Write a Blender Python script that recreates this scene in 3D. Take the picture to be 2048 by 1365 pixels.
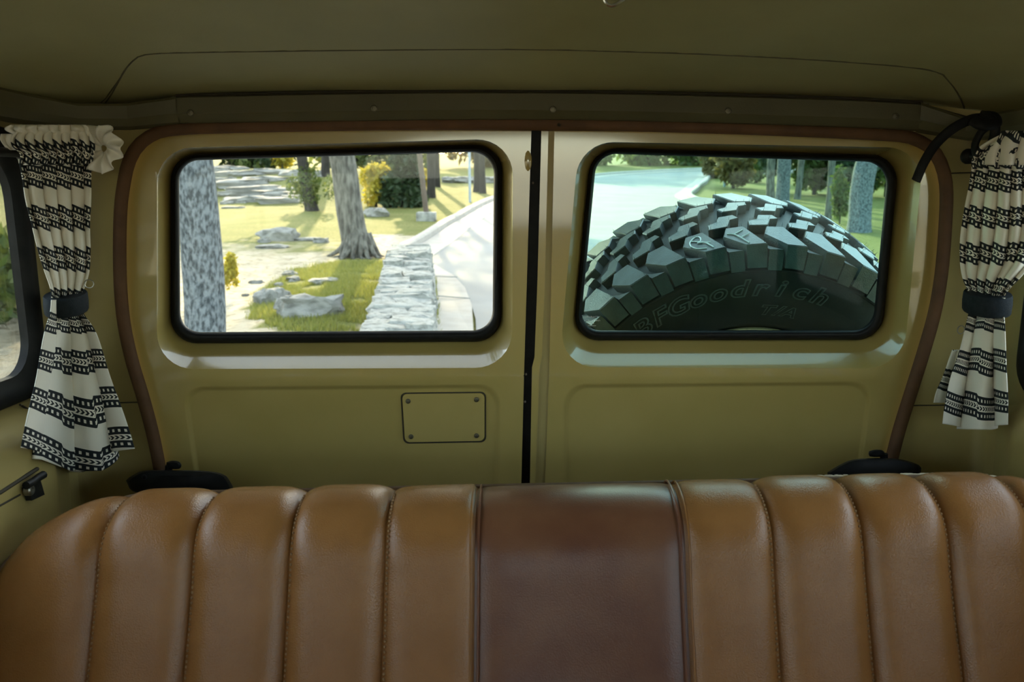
import bpy, bmesh, math, random
from mathutils import Vector, Matrix, noise

for _o in list(bpy.data.objects):
    bpy.data.objects.remove(_o)
scene = bpy.context.scene
COL = scene.collection

# ------------------------------------------------------------------ camera
W, H, F = 2048.0, 1365.0, 1800.0
EYE = Vector((0.0, 0.0, 1.75))
PITCH = math.radians(10.0)
cd = bpy.data.cameras.new('camera')
cd.sensor_width = 36.0
cd.lens = F / W * 36.0
cd.clip_start = 0.02
cd.clip_end = 500
cd.dof.use_dof = True
cd.dof.focus_distance = 1.55
cd.dof.aperture_fstop = 9.0
cam = bpy.data.objects.new('camera', cd)
COL.objects.link(cam)
cam.location = EYE
cam.rotation_euler = (math.radians(90) - PITCH, 0, 0)
scene.camera = cam

# ------------------------------------------------------------------ light
SUN_EL = math.radians(19)
SUN_DIR = Vector((0.16, -0.985, -math.tan(SUN_EL))).normalized()   # direction the light travels
world = bpy.data.worlds.new('sky')
scene.world = world
world.use_nodes = True
wn = world.node_tree
bg = wn.nodes['Background']
sky = wn.nodes.new('ShaderNodeTexSky')
sky.sky_type = 'NISHITA'
sky.sun_disc = False
sky.sun_elevation = SUN_EL
sky.sun_rotation = math.atan2(-SUN_DIR.x, -SUN_DIR.y)
sky.air_density = 1.0
sky.dust_density = 2.0
hz = wn.nodes.new('ShaderNodeMix'); hz.data_type = 'RGBA'      # thin bright haze over the blue
hz.inputs['Factor'].default_value = 0.6
hz.inputs['B'].default_value = (1.20, 1.14, 1.00, 1)
wn.links.new(sky.outputs[0], hz.inputs['A'])
wn.links.new(hz.outputs['Result'], bg.inputs[0])
bg.inputs[1].default_value = 0.6
sd = bpy.data.lights.new('sun', 'SUN')
sd.energy = 3.1
sd.angle = math.radians(0.6)
sd.color = (1.0, 0.76, 0.40)
sun = bpy.data.objects.new('sun', sd)
COL.objects.link(sun)
sun.location = (-20, -10, 25)
sun.rotation_euler = SUN_DIR.to_track_quat('-Z', 'Y').to_euler()

vs = scene.view_settings
vs.view_transform = 'Standard'
vs.look = 'None'
vs.gamma = 1.0
vs.use_curve_mapping = False
vs.exposure = 2.2
scene.cycles.max_bounces = 14
scene.cycles.diffuse_bounces = 9
scene.cycles.glossy_bounces = 5
scene.cycles.transparent_max_bounces = 24
scene.cycles.sample_clamp_indirect = 6.0

# ------------------------------------------------------------------ pixel geometry helpers (photo measurements -> metres)
CP, SP = math.cos(PITCH), math.sin(PITCH)

def ray(px, py):
    u = (px - W / 2) / F
    v = (H / 2 - py) / F
    return Vector((u, CP + v * SP, -SP + v * CP))

def P(px, py, Y):
    d = ray(px, py)
    return EYE + d * (Y / d.y)

def S(px, py, X):
    d = ray(px, py)
    return EYE + d * (X / d.x)

def proj(p):
    d = p - EYE
    z = d.y * CP - d.z * SP
    y = d.y * SP + d.z * CP
    return (W / 2 + F * d.x / z, H / 2 - F * y / z)

def sm(a, b, x):
    t = min(1, max(0, (x - a) / (b - a)))
    return t * t * (3 - 2 * t)

def gz(x, y):
    """height of the park ground"""
    r = y - 12
    z = 0.05 * (math.sqrt(r * r + 9) + r) * 0.5
    bank = sm(29, 36, y + 0.25 * x) * 1.0 * sm(-3.0, -7.0, x) * (1 - sm(37, 58, y))
    z += bank
    m = math.hypot((x + 2.0) / 2.2, (y - 12.5) / 4.5)       # grassy mound by the stone wall
    z += 0.16 * (1 - sm(0.0, 1.0, m))
    z += 0.03 * noise.noise(Vector((x * 0.35, y * 0.35, 0))) * sm(4, 9, y) * sm(1.0, -2.0, x)
    return z

def G(px, py):
    d = ray(px, py)
    t, st = 3.0, 0.1
    while t < 140:
        p = EYE + d * t
        if p.z < gz(p.x, p.y):
            lo, hi = t - st, t
            for _ in range(20):
                m = (lo + hi) / 2
                q = EYE + d * m
                if q.z < gz(q.x, q.y):
                    hi = m
                else:
                    lo = m
            return EYE + d * hi
        t += st
    return EYE + d * 140

# ------------------------------------------------------------------ object helpers
WL = {}

def tag(o, label=None, cat=None, group=None, kind=None):
    if label: o['label'] = label
    if cat: o['category'] = cat
    if group: o['group'] = group
    if kind: o['kind'] = kind
    return o

def thing(name, loc, label, cat, group=None, kind=None):
    o = bpy.data.objects.new(name, None)
    o.empty_display_size = 0.05
    COL.objects.link(o)
    o.location = loc
    WL[o.name] = Vector(loc)
    return tag(o, label, cat, group, kind)

def link(name, me, parent=None, loc=None):
    o = bpy.data.objects.new(name, me)
    COL.objects.link(o)
    loc = Vector(loc) if loc is not None else Vector((0, 0, 0))
    WL[o.name] = loc
    if parent is not None:
        o.parent = parent
        o.location = loc - WL[parent.name]
    else:
        o.location = loc
    return o

def mk(name, vf, mat, parent=None, smooth=True, angle=40, uv=None, origin=None):
    """world-space verts/faces -> one mesh object with its origin at its own base"""
    verts, faces = vf
    vs_ = [Vector(v) for v in verts]
    if origin is None:
        lo = Vector((min(v.x for v in vs_), min(v.y for v in vs_), min(v.z for v in vs_)))
        hi = Vector((max(v.x for v in vs_), max(v.y for v in vs_), max(v.z for v in vs_)))
        origin = Vector(((lo.x + hi.x) / 2, (lo.y + hi.y) / 2, lo.z))
    origin = Vector(origin)
    me = bpy.data.meshes.new(name)
    me.from_pydata([v - origin for v in vs_], [], faces)
    if uv is not None:
        ul = me.uv_layers.new(name='UVMap')
        for l in me.loops:
            ul.data[l.index].uv = uv[l.vertex_index]
    me.validate()
    if smooth:
        me.polygons.foreach_set('use_smooth', [True] * len(me.polygons))
        if angle < 180:
            me.set_sharp_from_angle(angle=math.radians(angle))
    if mat: me.materials.append(mat)
    me.update()
    return link(name, me, parent, origin)

def fixn(o):
    bm = bmesh.new(); bm.from_mesh(o.data)
    bmesh.ops.recalc_face_normals(bm, faces=bm.faces)
    bm.to_mesh(o.data); bm.free()
    return o

def join(*vfs):
    V, Fc = [], []
    for v, f in vfs:
        b = len(V)
        V += [Vector(x) for x in v]
        Fc += [tuple(i + b for i in q) for q in f]
    return V, Fc

def grid(fn, nu, nv):
    V = [Vector(fn(i / nu, j / nv)) for j in range(nv + 1) for i in range(nu + 1)]
    Fc = [(j * (nu + 1) + i, j * (nu + 1) + i + 1, (j + 1) * (nu + 1) + i + 1, (j + 1) * (nu + 1) + i)
          for j in range(nv) for i in range(nu)]
    return V, Fc

def loft(rings, closed=True, cap0=False, cap1=False):
    n = len(rings[0]); V = [Vector(p) for r in rings for p in r]; Fc = []
    for k in range(len(rings) - 1):
        for i in range(n if closed else n - 1):
            j = (i + 1) % n
            Fc.append((k * n + i, k * n + j, (k + 1) * n + j, (k + 1) * n + i))
    if cap0: Fc.append(tuple(range(n))[::-1])
    if cap1: Fc.append(tuple((len(rings) - 1) * n + i for i in range(n)))
    return V, Fc

def tube(path, r, n=8, caps=True, flat=None):
    path = [Vector(p) for p in path]
    rings = []
    up0 = None
    for i, p in enumerate(path):
        a = path[max(0, i - 1)]; b = path[min(len(path) - 1, i + 1)]
        d = (b - a).normalized()
        if up0 is None:
            up0 = Vector((0, 1, 0)) if abs(d.y) < 0.9 else Vector((0, 0, 1))
        s = d.cross(up0)
        if s.length < 1e-5: s = d.cross(Vector((1, 0.3, 0)))
        s.normalize(); u = s.cross(d).normalized(); up0 = u
        rr = r(i / (len(path) - 1)) if callable(r) else r
        ra, rb = (rr, rr) if flat is None else (rr, rr * flat)
        rings.append([p + s * (math.cos(2 * math.pi * k / n) * ra) + u * (math.sin(2 * math.pi * k / n) * rb) for k in range(n)])
    return loft(rings, True, caps, caps)

def box(c, s, bev=0.0, rot=None):
    bm = bmesh.new()
    bmesh.ops.create_cube(bm, size=1.0)
    for v in bm.verts: v.co = Vector((v.co.x * s[0], v.co.y * s[1], v.co.z * s[2]))
    if bev: bmesh.ops.bevel(bm, geom=list(bm.edges), offset=bev, segments=2, affect='EDGES', profile=0.5)
    M = rot if rot is not None else Matrix.Identity(3)
    bm.verts.index_update()
    V = [M @ v.co + Vector(c) for v in bm.verts]
    Fc = [tuple(v.index for v in f.verts) for f in bm.faces]
    bm.free()
    return V, Fc

def ball(c, s, seg=12, ring=8):
    V, Fc = [], []
    c = Vector(c)
    rings = []
    for j in range(1, ring):
        a = math.pi * j / ring
        rings.append([c + Vector((math.sin(a) * math.cos(2 * math.pi * k / seg) * s[0], math.sin(a) * math.sin(2 * math.pi * k / seg) * s[1], math.cos(a) * s[2])) for k in range(seg)])
    V, Fc = loft(rings, True, True, True)
    return V, Fc

def catmull(pts, n):
    """smooth resample of a polyline to n points (any dimension)"""
    pts = [tuple(p) for p in pts]
    ext = [tuple(2 * a - b for a, b in zip(pts[0], pts[1]))] + pts + [tuple(2 * a - b for a, b in zip(pts[-1], pts[-2]))]
    dense = []
    for i in range(1, len(ext) - 2):
        p0, p1, p2, p3 = ext[i - 1:i + 3]
        for k in range(24):
            t = k / 24
            dense.append(tuple(0.5 * (2 * b + (c - a) * t + (2 * a - 5 * b + 4 * c - d) * t * t + (3 * b - a - 3 * c + d) * t ** 3) for a, b, c, d in zip(p0, p1, p2, p3)))
    dense.append(pts[-1])
    L = [0]
    for a, b in zip(dense, dense[1:]): L.append(L[-1] + math.dist(a, b))
    out = []; j = 0
    for k in range(n):
        s = L[-1] * k / (n - 1)
        while j < len(L) - 2 and L[j + 1] < s: j += 1
        t = (s - L[j]) / max(1e-9, L[j + 1] - L[j])
        out.append(tuple(a + (b - a) * t for a, b in zip(dense[j], dense[j + 1])))
    return out

def interp(tab, x):
    if x <= tab[0][0]: return tab[0][1]
    for (a, b), (c, d) in zip(tab, tab[1:]):
        if x <= c: return b + (d - b) * (x - a) / (c - a)
    return tab[-1][1]

# ------------------------------------------------------------------ materials
def nodes_of(name):
    m = bpy.data.materials.new(name); m.use_nodes = True
    return m, m.node_tree.nodes, m.node_tree.links, m.node_tree.nodes['Principled BSDF']

def mat(name, col, rough=0.5, col2=None, nscale=20, mixlo=0.35, mixhi=0.65, bump=0.0, bscale=200, metallic=0.0, spec=0.5, coat=0.0, stretch=None, detail=4, sheen=0):
    m, N, L, b = nodes_of(name)
    b.inputs['Roughness'].default_value = rough
    b.inputs['Metallic'].default_value = metallic
    b.inputs['Specular IOR Level'].default_value = spec
    b.inputs['Coat Weight'].default_value = coat
    b.inputs['Coat Roughness'].default_value = 0.06
    b.inputs['Coat IOR'].default_value = 1.68
    if sheen: b.inputs['Sheen Weight'].default_value = sheen
    b.inputs['Base Color'].default_value = (*col, 1)
    tc = N.new('ShaderNodeTexCoord')
    src = tc.outputs['Object']
    if stretch:
        mp = N.new('ShaderNodeMapping'); mp.inputs['Scale'].default_value = stretch
        L.new(src, mp.inputs[0]); src = mp.outputs[0]
    if col2:
        n = N.new('ShaderNodeTexNoise'); n.inputs['Scale'].default_value = nscale; n.inputs['Detail'].default_value = detail
        L.new(src, n.inputs['Vector'])
        r = N.new('ShaderNodeMapRange'); r.inputs[1].default_value = mixlo; r.inputs[2].default_value = mixhi
        L.new(n.outputs[0], r.inputs[0])
        x = N.new('ShaderNodeMix'); x.data_type = 'RGBA'
        x.inputs['A'].default_value = (*col, 1); x.inputs['B'].default_value = (*col2, 1)
        L.new(r.outputs[0], x.inputs['Factor']); L.new(x.outputs['Result'], b.inputs['Base Color'])
    if bump:
        n2 = N.new('ShaderNodeTexNoise'); n2.inputs['Scale'].default_value = bscale; n2.inputs['Detail'].default_value = 3
        L.new(src, n2.inputs['Vector'])
        bp = N.new('ShaderNodeBump'); bp.inputs['Strength'].default_value = bump; bp.inputs['Distance'].default_value = 0.002 if bscale > 60 else 0.02
        L.new(n2.outputs[0], bp.inputs['Height']); L.new(bp.outputs[0], b.inputs['Normal'])
    return m

M = {}
M['paint'] = mat('beige_paint', (0.42, 0.315, 0.105), 0.26, (0.38, 0.285, 0.088), 6, bump=0.05, bscale=350, coat=1.0)
M['pillar'] = mat('beige_pillar_paint', (0.40, 0.315, 0.115), 0.45, (0.35, 0.27, 0.095), 9, bump=0.06, bscale=300)
M['trim'] = mat('olive_trim', (0.090, 0.078, 0.034), 0.55, (0.078, 0.067, 0.029), 10, bump=0.12, bscale=500)
M['liner'] = mat('vinyl_headliner', (0.33, 0.305, 0.135), 0.65, (0.28, 0.255, 0.105), 5, bump=0.10, bscale=420)
M['liner_seam'] = mat('headliner_thread', (0.09, 0.078, 0.036), 0.8, (0.07, 0.06, 0.028), 40)
M['seam'] = mat('dark_seam', (0.03, 0.025, 0.012), 0.8, (0.04, 0.03, 0.015), 40)
M['strip'] = mat('brown_weatherstrip', (0.115, 0.052, 0.018), 0.75, (0.085, 0.038, 0.013), 30, bump=0.15, bscale=300)
M['rubber'] = mat('black_seal', (0.006, 0.006, 0.006), 0.5, (0.010, 0.010, 0.010), 60, spec=0.18)
M['black'] = mat('black_plastic', (0.008, 0.008, 0.008), 0.5, (0.013, 0.013, 0.012), 50, spec=0.18)
M['steel'] = mat('dull_steel', (0.35, 0.34, 0.30), 0.35, (0.25, 0.24, 0.2), 80, metallic=0.9)
M['chrome'] = mat('bright_metal', (0.75, 0.75, 0.72), 0.2, (0.6, 0.6, 0.58), 60, metallic=1.0)
M['screw'] = mat('screw_metal', (0.16, 0.14, 0.09), 0.4, (0.10, 0.09, 0.06), 90, metallic=0.8)
M['leather'] = mat('tan_vinyl', (0.33, 0.15, 0.046), 0.27, (0.27, 0.118, 0.034), 14, bump=0.30, bscale=520, spec=0.48)
M['leather2'] = mat('red_brown_vinyl', (0.20, 0.088, 0.042), 0.30, (0.14, 0.053, 0.028), 10, bump=0.15, bscale=520, spec=0.45)
M['stitch'] = mat('tan_thread', (0.34, 0.20, 0.09), 0.8, (0.28, 0.16, 0.07), 90)
M['piping'] = mat('seat_piping', (0.15, 0.09, 0.045), 0.5, (0.11, 0.065, 0.03), 60)
M['fluff'] = mat('worn_padding', (0.75, 0.68, 0.50), 0.95, (0.6, 0.53, 0.38), 120)
M['carpet'] = mat('tan_carpet', (0.30, 0.22, 0.13), 0.95, (0.22, 0.16, 0.09), 80, bump=0.5, bscale=300)
M['band'] = mat('navy_black_elastic', (0.012, 0.016, 0.020), 0.75, (0.018, 0.023, 0.028), 120, bump=0.3, bscale=600, spec=0.12)
M['tire'] = mat('tire_rubber', (0.028, 0.033, 0.035), 0.40, (0.055, 0.064, 0.067), 35, bump=0.35, bscale=420, spec=0.9)
M['sidewall'] = mat('sidewall_rubber', (0.022, 0.020, 0.018), 0.6, (0.030, 0.027, 0.024), 30, bump=0.12, bscale=300)
M['letter'] = mat('raised_letter_rubber', (0.13, 0.13, 0.125), 0.4, (0.10, 0.10, 0.098), 60)
M['chalk'] = mat('white_chalk', (0.85, 0.88, 0.88), 0.9, (0.7, 0.73, 0.73), 200)
M['road'] = mat('asphalt', (0.215, 0.222, 0.212), 0.85, (0.175, 0.181, 0.175), 0.8, bump=0.3, bscale=50)
M['concrete'] = mat('pale_concrete', (0.37, 0.345, 0.30), 0.85, (0.31, 0.285, 0.25), 3, bump=0.25, bscale=50)
M['stone'] = mat('limestone', (0.33, 0.33, 0.295), 0.9, (0.12, 0.12, 0.105), 5, mixlo=0.45, mixhi=0.72, bump=0.7, bscale=22, detail=8)
M['rock'] = mat('weathered_rock', (0.27, 0.265, 0.235), 0.9, (0.10, 0.097, 0.082), 4, mixlo=0.42, mixhi=0.75, bump=0.8, bscale=16, detail=8)
M['bark_grey'] = mat('grey_lichen_bark', (0.155, 0.17, 0.175), 0.95, (0.032, 0.038, 0.04), 42, mixlo=0.40, mixhi=0.62, bump=0.9, bscale=30, stretch=(1, 1, 0.45), detail=8)
M['bark'] = mat('brown_grey_bark', (0.15, 0.145, 0.12), 0.95, (0.048, 0.045, 0.036), 16, mixlo=0.38, mixhi=0.64, bump=0.9, bscale=24, stretch=(1, 1, 0.25), detail=8)
M['bark_dark'] = mat('dark_bark', (0.035, 0.03, 0.024), 0.95, (0.018, 0.016, 0.012), 14, stretch=(1, 1, 0.25), bump=0.6, bscale=24)
M['pole'] = mat('rusty_pole', (0.13, 0.10, 0.075), 0.7, (0.09, 0.065, 0.045), 8, stretch=(1, 1, 0.2))
M['post'] = mat('galvanised_post', (0.35, 0.42, 0.47), 0.5, (0.28, 0.34, 0.38), 8, metallic=0.3)

def leafmat(name, col, col2, trans=0.45):
    m, N, L, b = nodes_of(name)
    out = N['Material Output']
    oi = N.new('ShaderNodeNewGeometry')
    x = N.new('ShaderNodeMix'); x.data_type = 'RGBA'
    x.inputs['A'].default_value = (*col, 1); x.inputs['B'].default_value = (*col2, 1)
    L.new(oi.outputs['Random Per Island'], x.inputs['Factor'])
    L.new(x.outputs['Result'], b.inputs['Base Color'])
    b.inputs['Roughness'].default_value = 0.6
    tr = N.new('ShaderNodeBsdfTranslucent'); L.new(x.outputs['Result'], tr.inputs[0])
    ms = N.new('ShaderNodeMixShader'); ms.inputs[0].default_value = trans
    L.new(b.outputs[0], ms.inputs[1]); L.new(tr.outputs[0], ms.inputs[2]); L.new(ms.outputs[0], out.inputs[0])
    return m

M['leaf'] = leafmat('mid_green_leaves', (0.055, 0.095, 0.02), (0.13, 0.155, 0.035))
M['leaf_dark'] = leafmat('cedar_leaves', (0.016, 0.04, 0.015), (0.04, 0.066, 0.024), 0.2)
M['leaf_yellow'] = leafmat('yellow_leaves', (0.46, 0.37, 0.03), (0.34, 0.31, 0.04), 0.5)
M['leaf_olive'] = leafmat('olive_brown_leaves', (0.12, 0.105, 0.03), (0.18, 0.125, 0.035), 0.4)
M['blade'] = leafmat('grass_blades', (0.17, 0.20, 0.035), (0.30, 0.285, 0.07), 0.4)

def glassmat(name, tint, refl=0.45):
    m, N, L, b = nodes_of(name)
    out = N['Material Output']; N.remove(b)
    t = N.new('ShaderNodeBsdfTransparent'); t.inputs[0].default_value = (*tint, 1)
    g = N.new('ShaderNodeBsdfGlossy'); g.inputs['Roughness'].default_value = 0.02
    fr = N.new('ShaderNodeFresnel'); fr.inputs[0].default_value = 1.45
    tc = N.new('ShaderNodeTexCoord'); nz = N.new('ShaderNodeTexNoise'); nz.inputs['Scale'].default_value = 3
    L.new(tc.outputs['Object'], nz.inputs[0])
    mu = N.new('ShaderNodeMath'); mu.operation = 'MULTIPLY'; mu.inputs[1].default_value = refl
    L.new(fr.outputs[0], mu.inputs[0])
    mr = N.new('ShaderNodeMapRange'); mr.inputs[3].default_value = 0.012; mr.inputs[4].default_value = 0.03
    L.new(nz.outputs[0], mr.inputs[0]); L.new(mr.outputs[0], g.inputs['Roughness'])
    ms = N.new('ShaderNodeMixShader'); L.new(mu.outputs[0], ms.inputs[0]); L.new(t.outputs[0], ms.inputs[1]); L.new(g.outputs[0], ms.inputs[2])
    L.new(ms.outputs[0], out.inputs[0])
    return m

M['glass'] = glassmat('window_glass', (0.90, 0.93, 0.91))
M['glass2'] = glassmat('green_tinted_glass', (0.64, 0.83, 0.80))

def fabricmat():
    m, N, L, b = nodes_of('striped_curtain_cloth')
    uvn = N.new('ShaderNodeUVMap')
    sp = N.new('ShaderNodeSeparateXYZ'); L.new(uvn.outputs[0], sp.inputs[0])
    def ma(op, a, b_=None, c=None):
        n = N.new('ShaderNodeMath'); n.operation = op
        for i, v in enumerate((a, b_, c)):
            if v is None: continue
            if isinstance(v, (int, float)): n.inputs[i].default_value = v
            else: L.new(v, n.inputs[i])
        return n.outputs[0]
    u, v = sp.outputs[0], sp.outputs[1]
    vf = ma('FRACT', v)
    def band(c, hw):      # 1 inside |vf-c|<hw
        return ma('LESS_THAN', ma('ABSOLUTE', ma('SUBTRACT', vf, c)), hw)
    dark = ma('MAXIMUM', band(0.12, 0.095), band(0.46, 0.095))
    uf = ma('FRACT', ma('MULTIPLY', u, 1 / 0.0100))
    du = ma('LESS_THAN', ma('ABSOLUTE', ma('SUBTRACT', uf, 0.5)), 0.20)
    dot = ma('MULTIPLY', du, ma('MAXIMUM', band(0.12, 0.034), band(0.46, 0.034)))
    vl = ma('ABSOLUTE', ma('SUBTRACT', vf, 0.29))
    cu = ma('FRACT', ma('ADD', ma('MULTIPLY', u, 1 / 0.0085), ma('MULTIPLY', vl, 11.0)))
    ch = ma('LESS_THAN', ma('ABSOLUTE', ma('SUBTRACT', cu, 0.5)), 0.27)
    chain = ma('MULTIPLY', ch, ma('LESS_THAN', vl, 0.048))
    d1 = ma('MULTIPLY', dark, ma('SUBTRACT', 1.0, dot))
    d = ma('MAXIMUM', d1, chain)
    x = N.new('ShaderNodeMix'); x.data_type = 'RGBA'
    x.inputs['A'].default_value = (0.82, 0.79, 0.70, 1); x.inputs['B'].default_value = (0.022, 0.026, 0.030, 1)
    L.new(d, x.inputs['Factor']); L.new(x.outputs['Result'], b.inputs['Base Color'])
    b.inputs['Roughness'].default_value = 0.95
    b.inputs['Specular IOR Level'].default_value = 0.15
    n2 = N.new('ShaderNodeTexNoise'); n2.inputs['Scale'].default_value = 900
    L.new(uvn.outputs[0], n2.inputs['Vector'])
    bp = N.new('ShaderNodeBump'); bp.inputs['Strength'].default_value = 0.25; bp.inputs['Distance'].default_value = 0.001
    L.new(n2.outputs[0], bp.inputs['Height']); L.new(bp.outputs[0], b.inputs['Normal'])
    return m
M['cloth'] = fabricmat()

def groundmat():
    m, N, L, b = nodes_of('park_lawn')
    b.inputs['Roughness'].default_value = 0.95
    b.inputs['Specular IOR Level'].default_value = 0.1
    at = N.new('ShaderNodeAttribute'); at.attribute_name = 'soil'
    tc = N.new('ShaderNodeTexCoord')
    def nz(s, d=6):
        n = N.new('ShaderNodeTexNoise'); n.inputs['Scale'].default_value = s; n.inputs['Detail'].default_value = d
        L.new(tc.outputs['Object'], n.inputs['Vector']); return n.outputs[0]
    def mix(f, a, b_):
        x = N.new('ShaderNodeMix'); x.data_type = 'RGBA'
        for k, v in (('A', a), ('B', b_)):
            if isinstance(v, tuple): x.inputs[k].default_value = (*v, 1)
            else: L.new(v, x.inputs[k])
        L.new(f, x.inputs['Factor']); return x.outputs['Result']
    def rng(f, a, b_):
        r = N.new('ShaderNodeMapRange'); r.inputs[1].default_value = a; r.inputs[2].default_value = b_; L.new(f, r.inputs[0]); return r.outputs[0]
    g = mix(rng(nz(0.9), 0.35, 0.65), (0.125, 0.14, 0.036), (0.19, 0.18, 0.062))
    g = mix(rng(nz(14), 0.4, 0.7), g, (0.095, 0.105, 0.028))
    s = mix(rng(nz(2.2), 0.35, 0.65), (0.45, 0.395, 0.29), (0.34, 0.29, 0.20))
    s = mix(rng(nz(9), 0.52, 0.7), s, (0.20, 0.165, 0.10))
    ad = N.new('ShaderNodeMath'); ad.operation = 'ADD'
    n1 = N.new('ShaderNodeMath'); n1.operation = 'MULTIPLY_ADD'; n1.inputs[1].default_value = 0.9; n1.inputs[2].default_value = -0.45
    L.new(nz(1.6), n1.inputs[0]); L.new(n1.outputs[0], ad.inputs[0]); L.new(at.outputs['Fac'], ad.inputs[1])
    L.new(mix(rng(ad.outputs[0], 0.35, 0.65), g, s), b.inputs['Base Color'])
    bp = N.new('ShaderNodeBump'); bp.inputs['Strength'].default_value = 0.7; bp.inputs['Distance'].default_value = 0.06
    L.new(nz(11), bp.inputs['Height']); L.new(bp.outputs[0], b.inputs['Normal'])
    return m
M['ground'] = groundmat()
# ================================================================== the vehicle: doors
YD = 1.45          # inner face of the rear doors
STRIP = [(330, 1010), (322, 960), (312, 905), (300, 852), (283, 790), (262, 720), (247, 650), (240, 580), (238, 500), (240, 420), (246, 370),
         (256, 325), (275, 292), (305, 270), (345, 259), (450, 254), (700, 249), (1024, 247), (1300, 251), (1550, 259),
         (1780, 270), (1830, 279), (1866, 300), (1886, 335), (1894, 380), (1892, 450), (1885, 540), (1872, 620), (1850, 700),
         (1825, 780), (1800, 860), (1782, 930), (1770, 980), (1762, 1010)]
_L = sorted([(y, x) for x, y in STRIP[:14]]); _R = sorted([(y, x) for x, y in STRIP[21:]])
def strip_l(py): return interp(_L, py)
def strip_r(py): return interp(_R, py)

def rrect(c, r, na=8, ne=10):
    """rounded quad through pixel corners TL,TR,BR,BL -> closed list of pixel points"""
    out = []
    c = [Vector((x, y)) for x, y in c]
    arcs = []
    for i in range(4):
        p, a, b = c[i], c[i - 1], c[(i + 1) % 4]
        rr = r[i]
        A = p + (a - p).normalized() * rr; B = p + (b - p).normalized() * rr
        arc = []
        for k in range(na + 1):
            t = k / na; w = 0.72
            d = (1 - t) ** 2 + 2 * t * (1 - t) * w + t * t
            arc.append((A * (1 - t) ** 2 + p * (2 * t * (1 - t) * w) + B * t * t) / d)
        arcs.append(arc)
    for i in range(4):
        out += arcs[i]
        a, b = arcs[i][-1], arcs[(i + 1) % 4][0]
        out += [a + (b - a) * (k / ne) for k in range(1, ne)]
    return out

def lerp_loop(a, b, t): return [p + (q - p) * t for p, q in zip(a, b)]

def door(n, side, seal_o, seal_i, bev_o, outer, pan_o, low_outer, label, glass):
    root = thing('door_%d' % n, P((seal_o[0][0] + seal_o[1][0]) / 2, 1240, YD), label, None, kind='structure')
    def fixside(loop):
        res = []
        for p in loop:
            if side < 0 and p.x < 330: p = Vector((strip_l(p.y), p.y))
            if side > 0 and p.x > 1745: p = Vector((strip_r(p.y), p.y))
            res.append(p)
        return res
    so = rrect(seal_o, (52, 56, 50, 52)); bo = rrect(bev_o, (70, 74, 74, 74))
    rings = []
    D = 0.062
    SY = YD + D - 0.028
    for t in (0, 0.1, 0.25, 0.4, 0.55, 0.7, 0.8, 0.88, 0.94, 1.0):
        rings.append([P(p.x, p.y, YD + D * (1 - t) ** 1.03) for p in lerp_loop(so, bo, t)])
    bo2 = lerp_loop(so, bo, 1.06)
    rings.append([P(p.x, p.y, YD) for p in bo2])
    oo = fixside(rrect(outer, (62 if side < 0 else 4, 4 if side < 0 else 62, 2, 2)))
    rings.append([P(p.x, p.y, YD) for p in oo])
    # back of the reveal
    rings.insert(0, [P(p.x, p.y, YD + D + 0.03) for p in so])
    up = loft(rings)
    # pressed lower panel
    po = rrect(pan_o, (42, 42, 10, 10)); rings = []
    cen = sum(po, Vector((0, 0))) / len(po)
    for t, y in ((0.0, 0.007), (0.955, 0.007), (0.965, 0.0066), (0.978, 0.0035), (0.99, 0.0006), (1.0, 0.0)):
        rings.append([P(p.x, p.y, YD + y) for p in lerp_loop([cen] * len(po), po, max(t, 0.0005))])
    lo = fixside(rrect(low_outer, (2, 2, 2, 2)))
    rings.append([P(p.x, p.y, YD) for p in lo])
    low = loft(rings)
    pnl = mk('inner_panel', join(up, low), M['paint'], root, angle=50)
    fixn(pnl)
    # rubber window seal
    si = rrect(seal_i, (40, 46, 40, 40))
    rings = []
    for t, y in ((-0.12, 0.030), (0.0, 0.018), (0.15, 0.010), (0.5, 0.007), (0.8, 0.010), (1.0, 0.020), (1.0, 0.042)):
        rings.append([P(p.x, p.y, SY + y) for p in lerp_loop(so, si, t)])
    fixn(mk('window_seal', loft(rings), M['rubber'], root, angle=70))
    gl = lerp_loop(so, si, 0.7)
    c = sum(gl, Vector((0, 0))) / len(gl)
    a = [P(p.x, p.y, SY + 0.030) for p in gl]; b = [p + Vector((0, 0.004, 0)) for p in a]
    fixn(mk('window_pane', loft([a, b], True, True, True), glass, root, smooth=False))
    # outer skin with its own opening
    ske = 0.106
    o2 = [P(p.x, p.y, YD + ske) for p in lerp_loop(so, si, 0.35)]
    o3 = [P(p.x, p.y, YD + ske) for p in oo]
    o1 = [P(p.x, p.y, SY + 0.040) for p in lerp_loop(so, si, 0.35)]
    lw = [P(p.x, p.y, YD + ske) for p in lo]
    mk('outer_skin', join(loft([o1, o2, o3]), (lw, [tuple(range(len(lw)))])), M['paint'], root, smooth=False)
    return root

dl = door(1, -1, [(343, 311), (1003, 289), (1001, 682), (343, 686)], [(358, 322), (988, 303), (985, 661), (361, 665)],
          [(314, 297), (1026, 277), (1024, 736), (314, 739)],
          [(250, 262), (1063, 254), (1048, 752), (268, 752)],
          [(362, 773), (1003, 768), (998, 1215), (425, 1215)], [(268, 752), (1048, 752), (1036, 1240), (335, 1240)],
          'beige painted left rear door with a clear rectangular window', M['glass'])
dr = door(2, 1, [(1184, 297), (1797, 312), (1762, 679), (1147, 680)], [(1194, 307), (1776, 325), (1745, 661), (1160, 661)],
          [(1158, 283), (1848, 296), (1806, 738), (1118, 735)],
          [(1109, 256), (1880, 268), (1830, 752), (1098, 752)],
          [(1126, 768), (1748, 762), (1690, 1215), (1118, 1215)], [(1098, 752), (1830, 752), (1765, 1240), (1080, 1240)],
          'beige painted right rear door with the spare tyre behind its window', M['glass2'])

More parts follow.
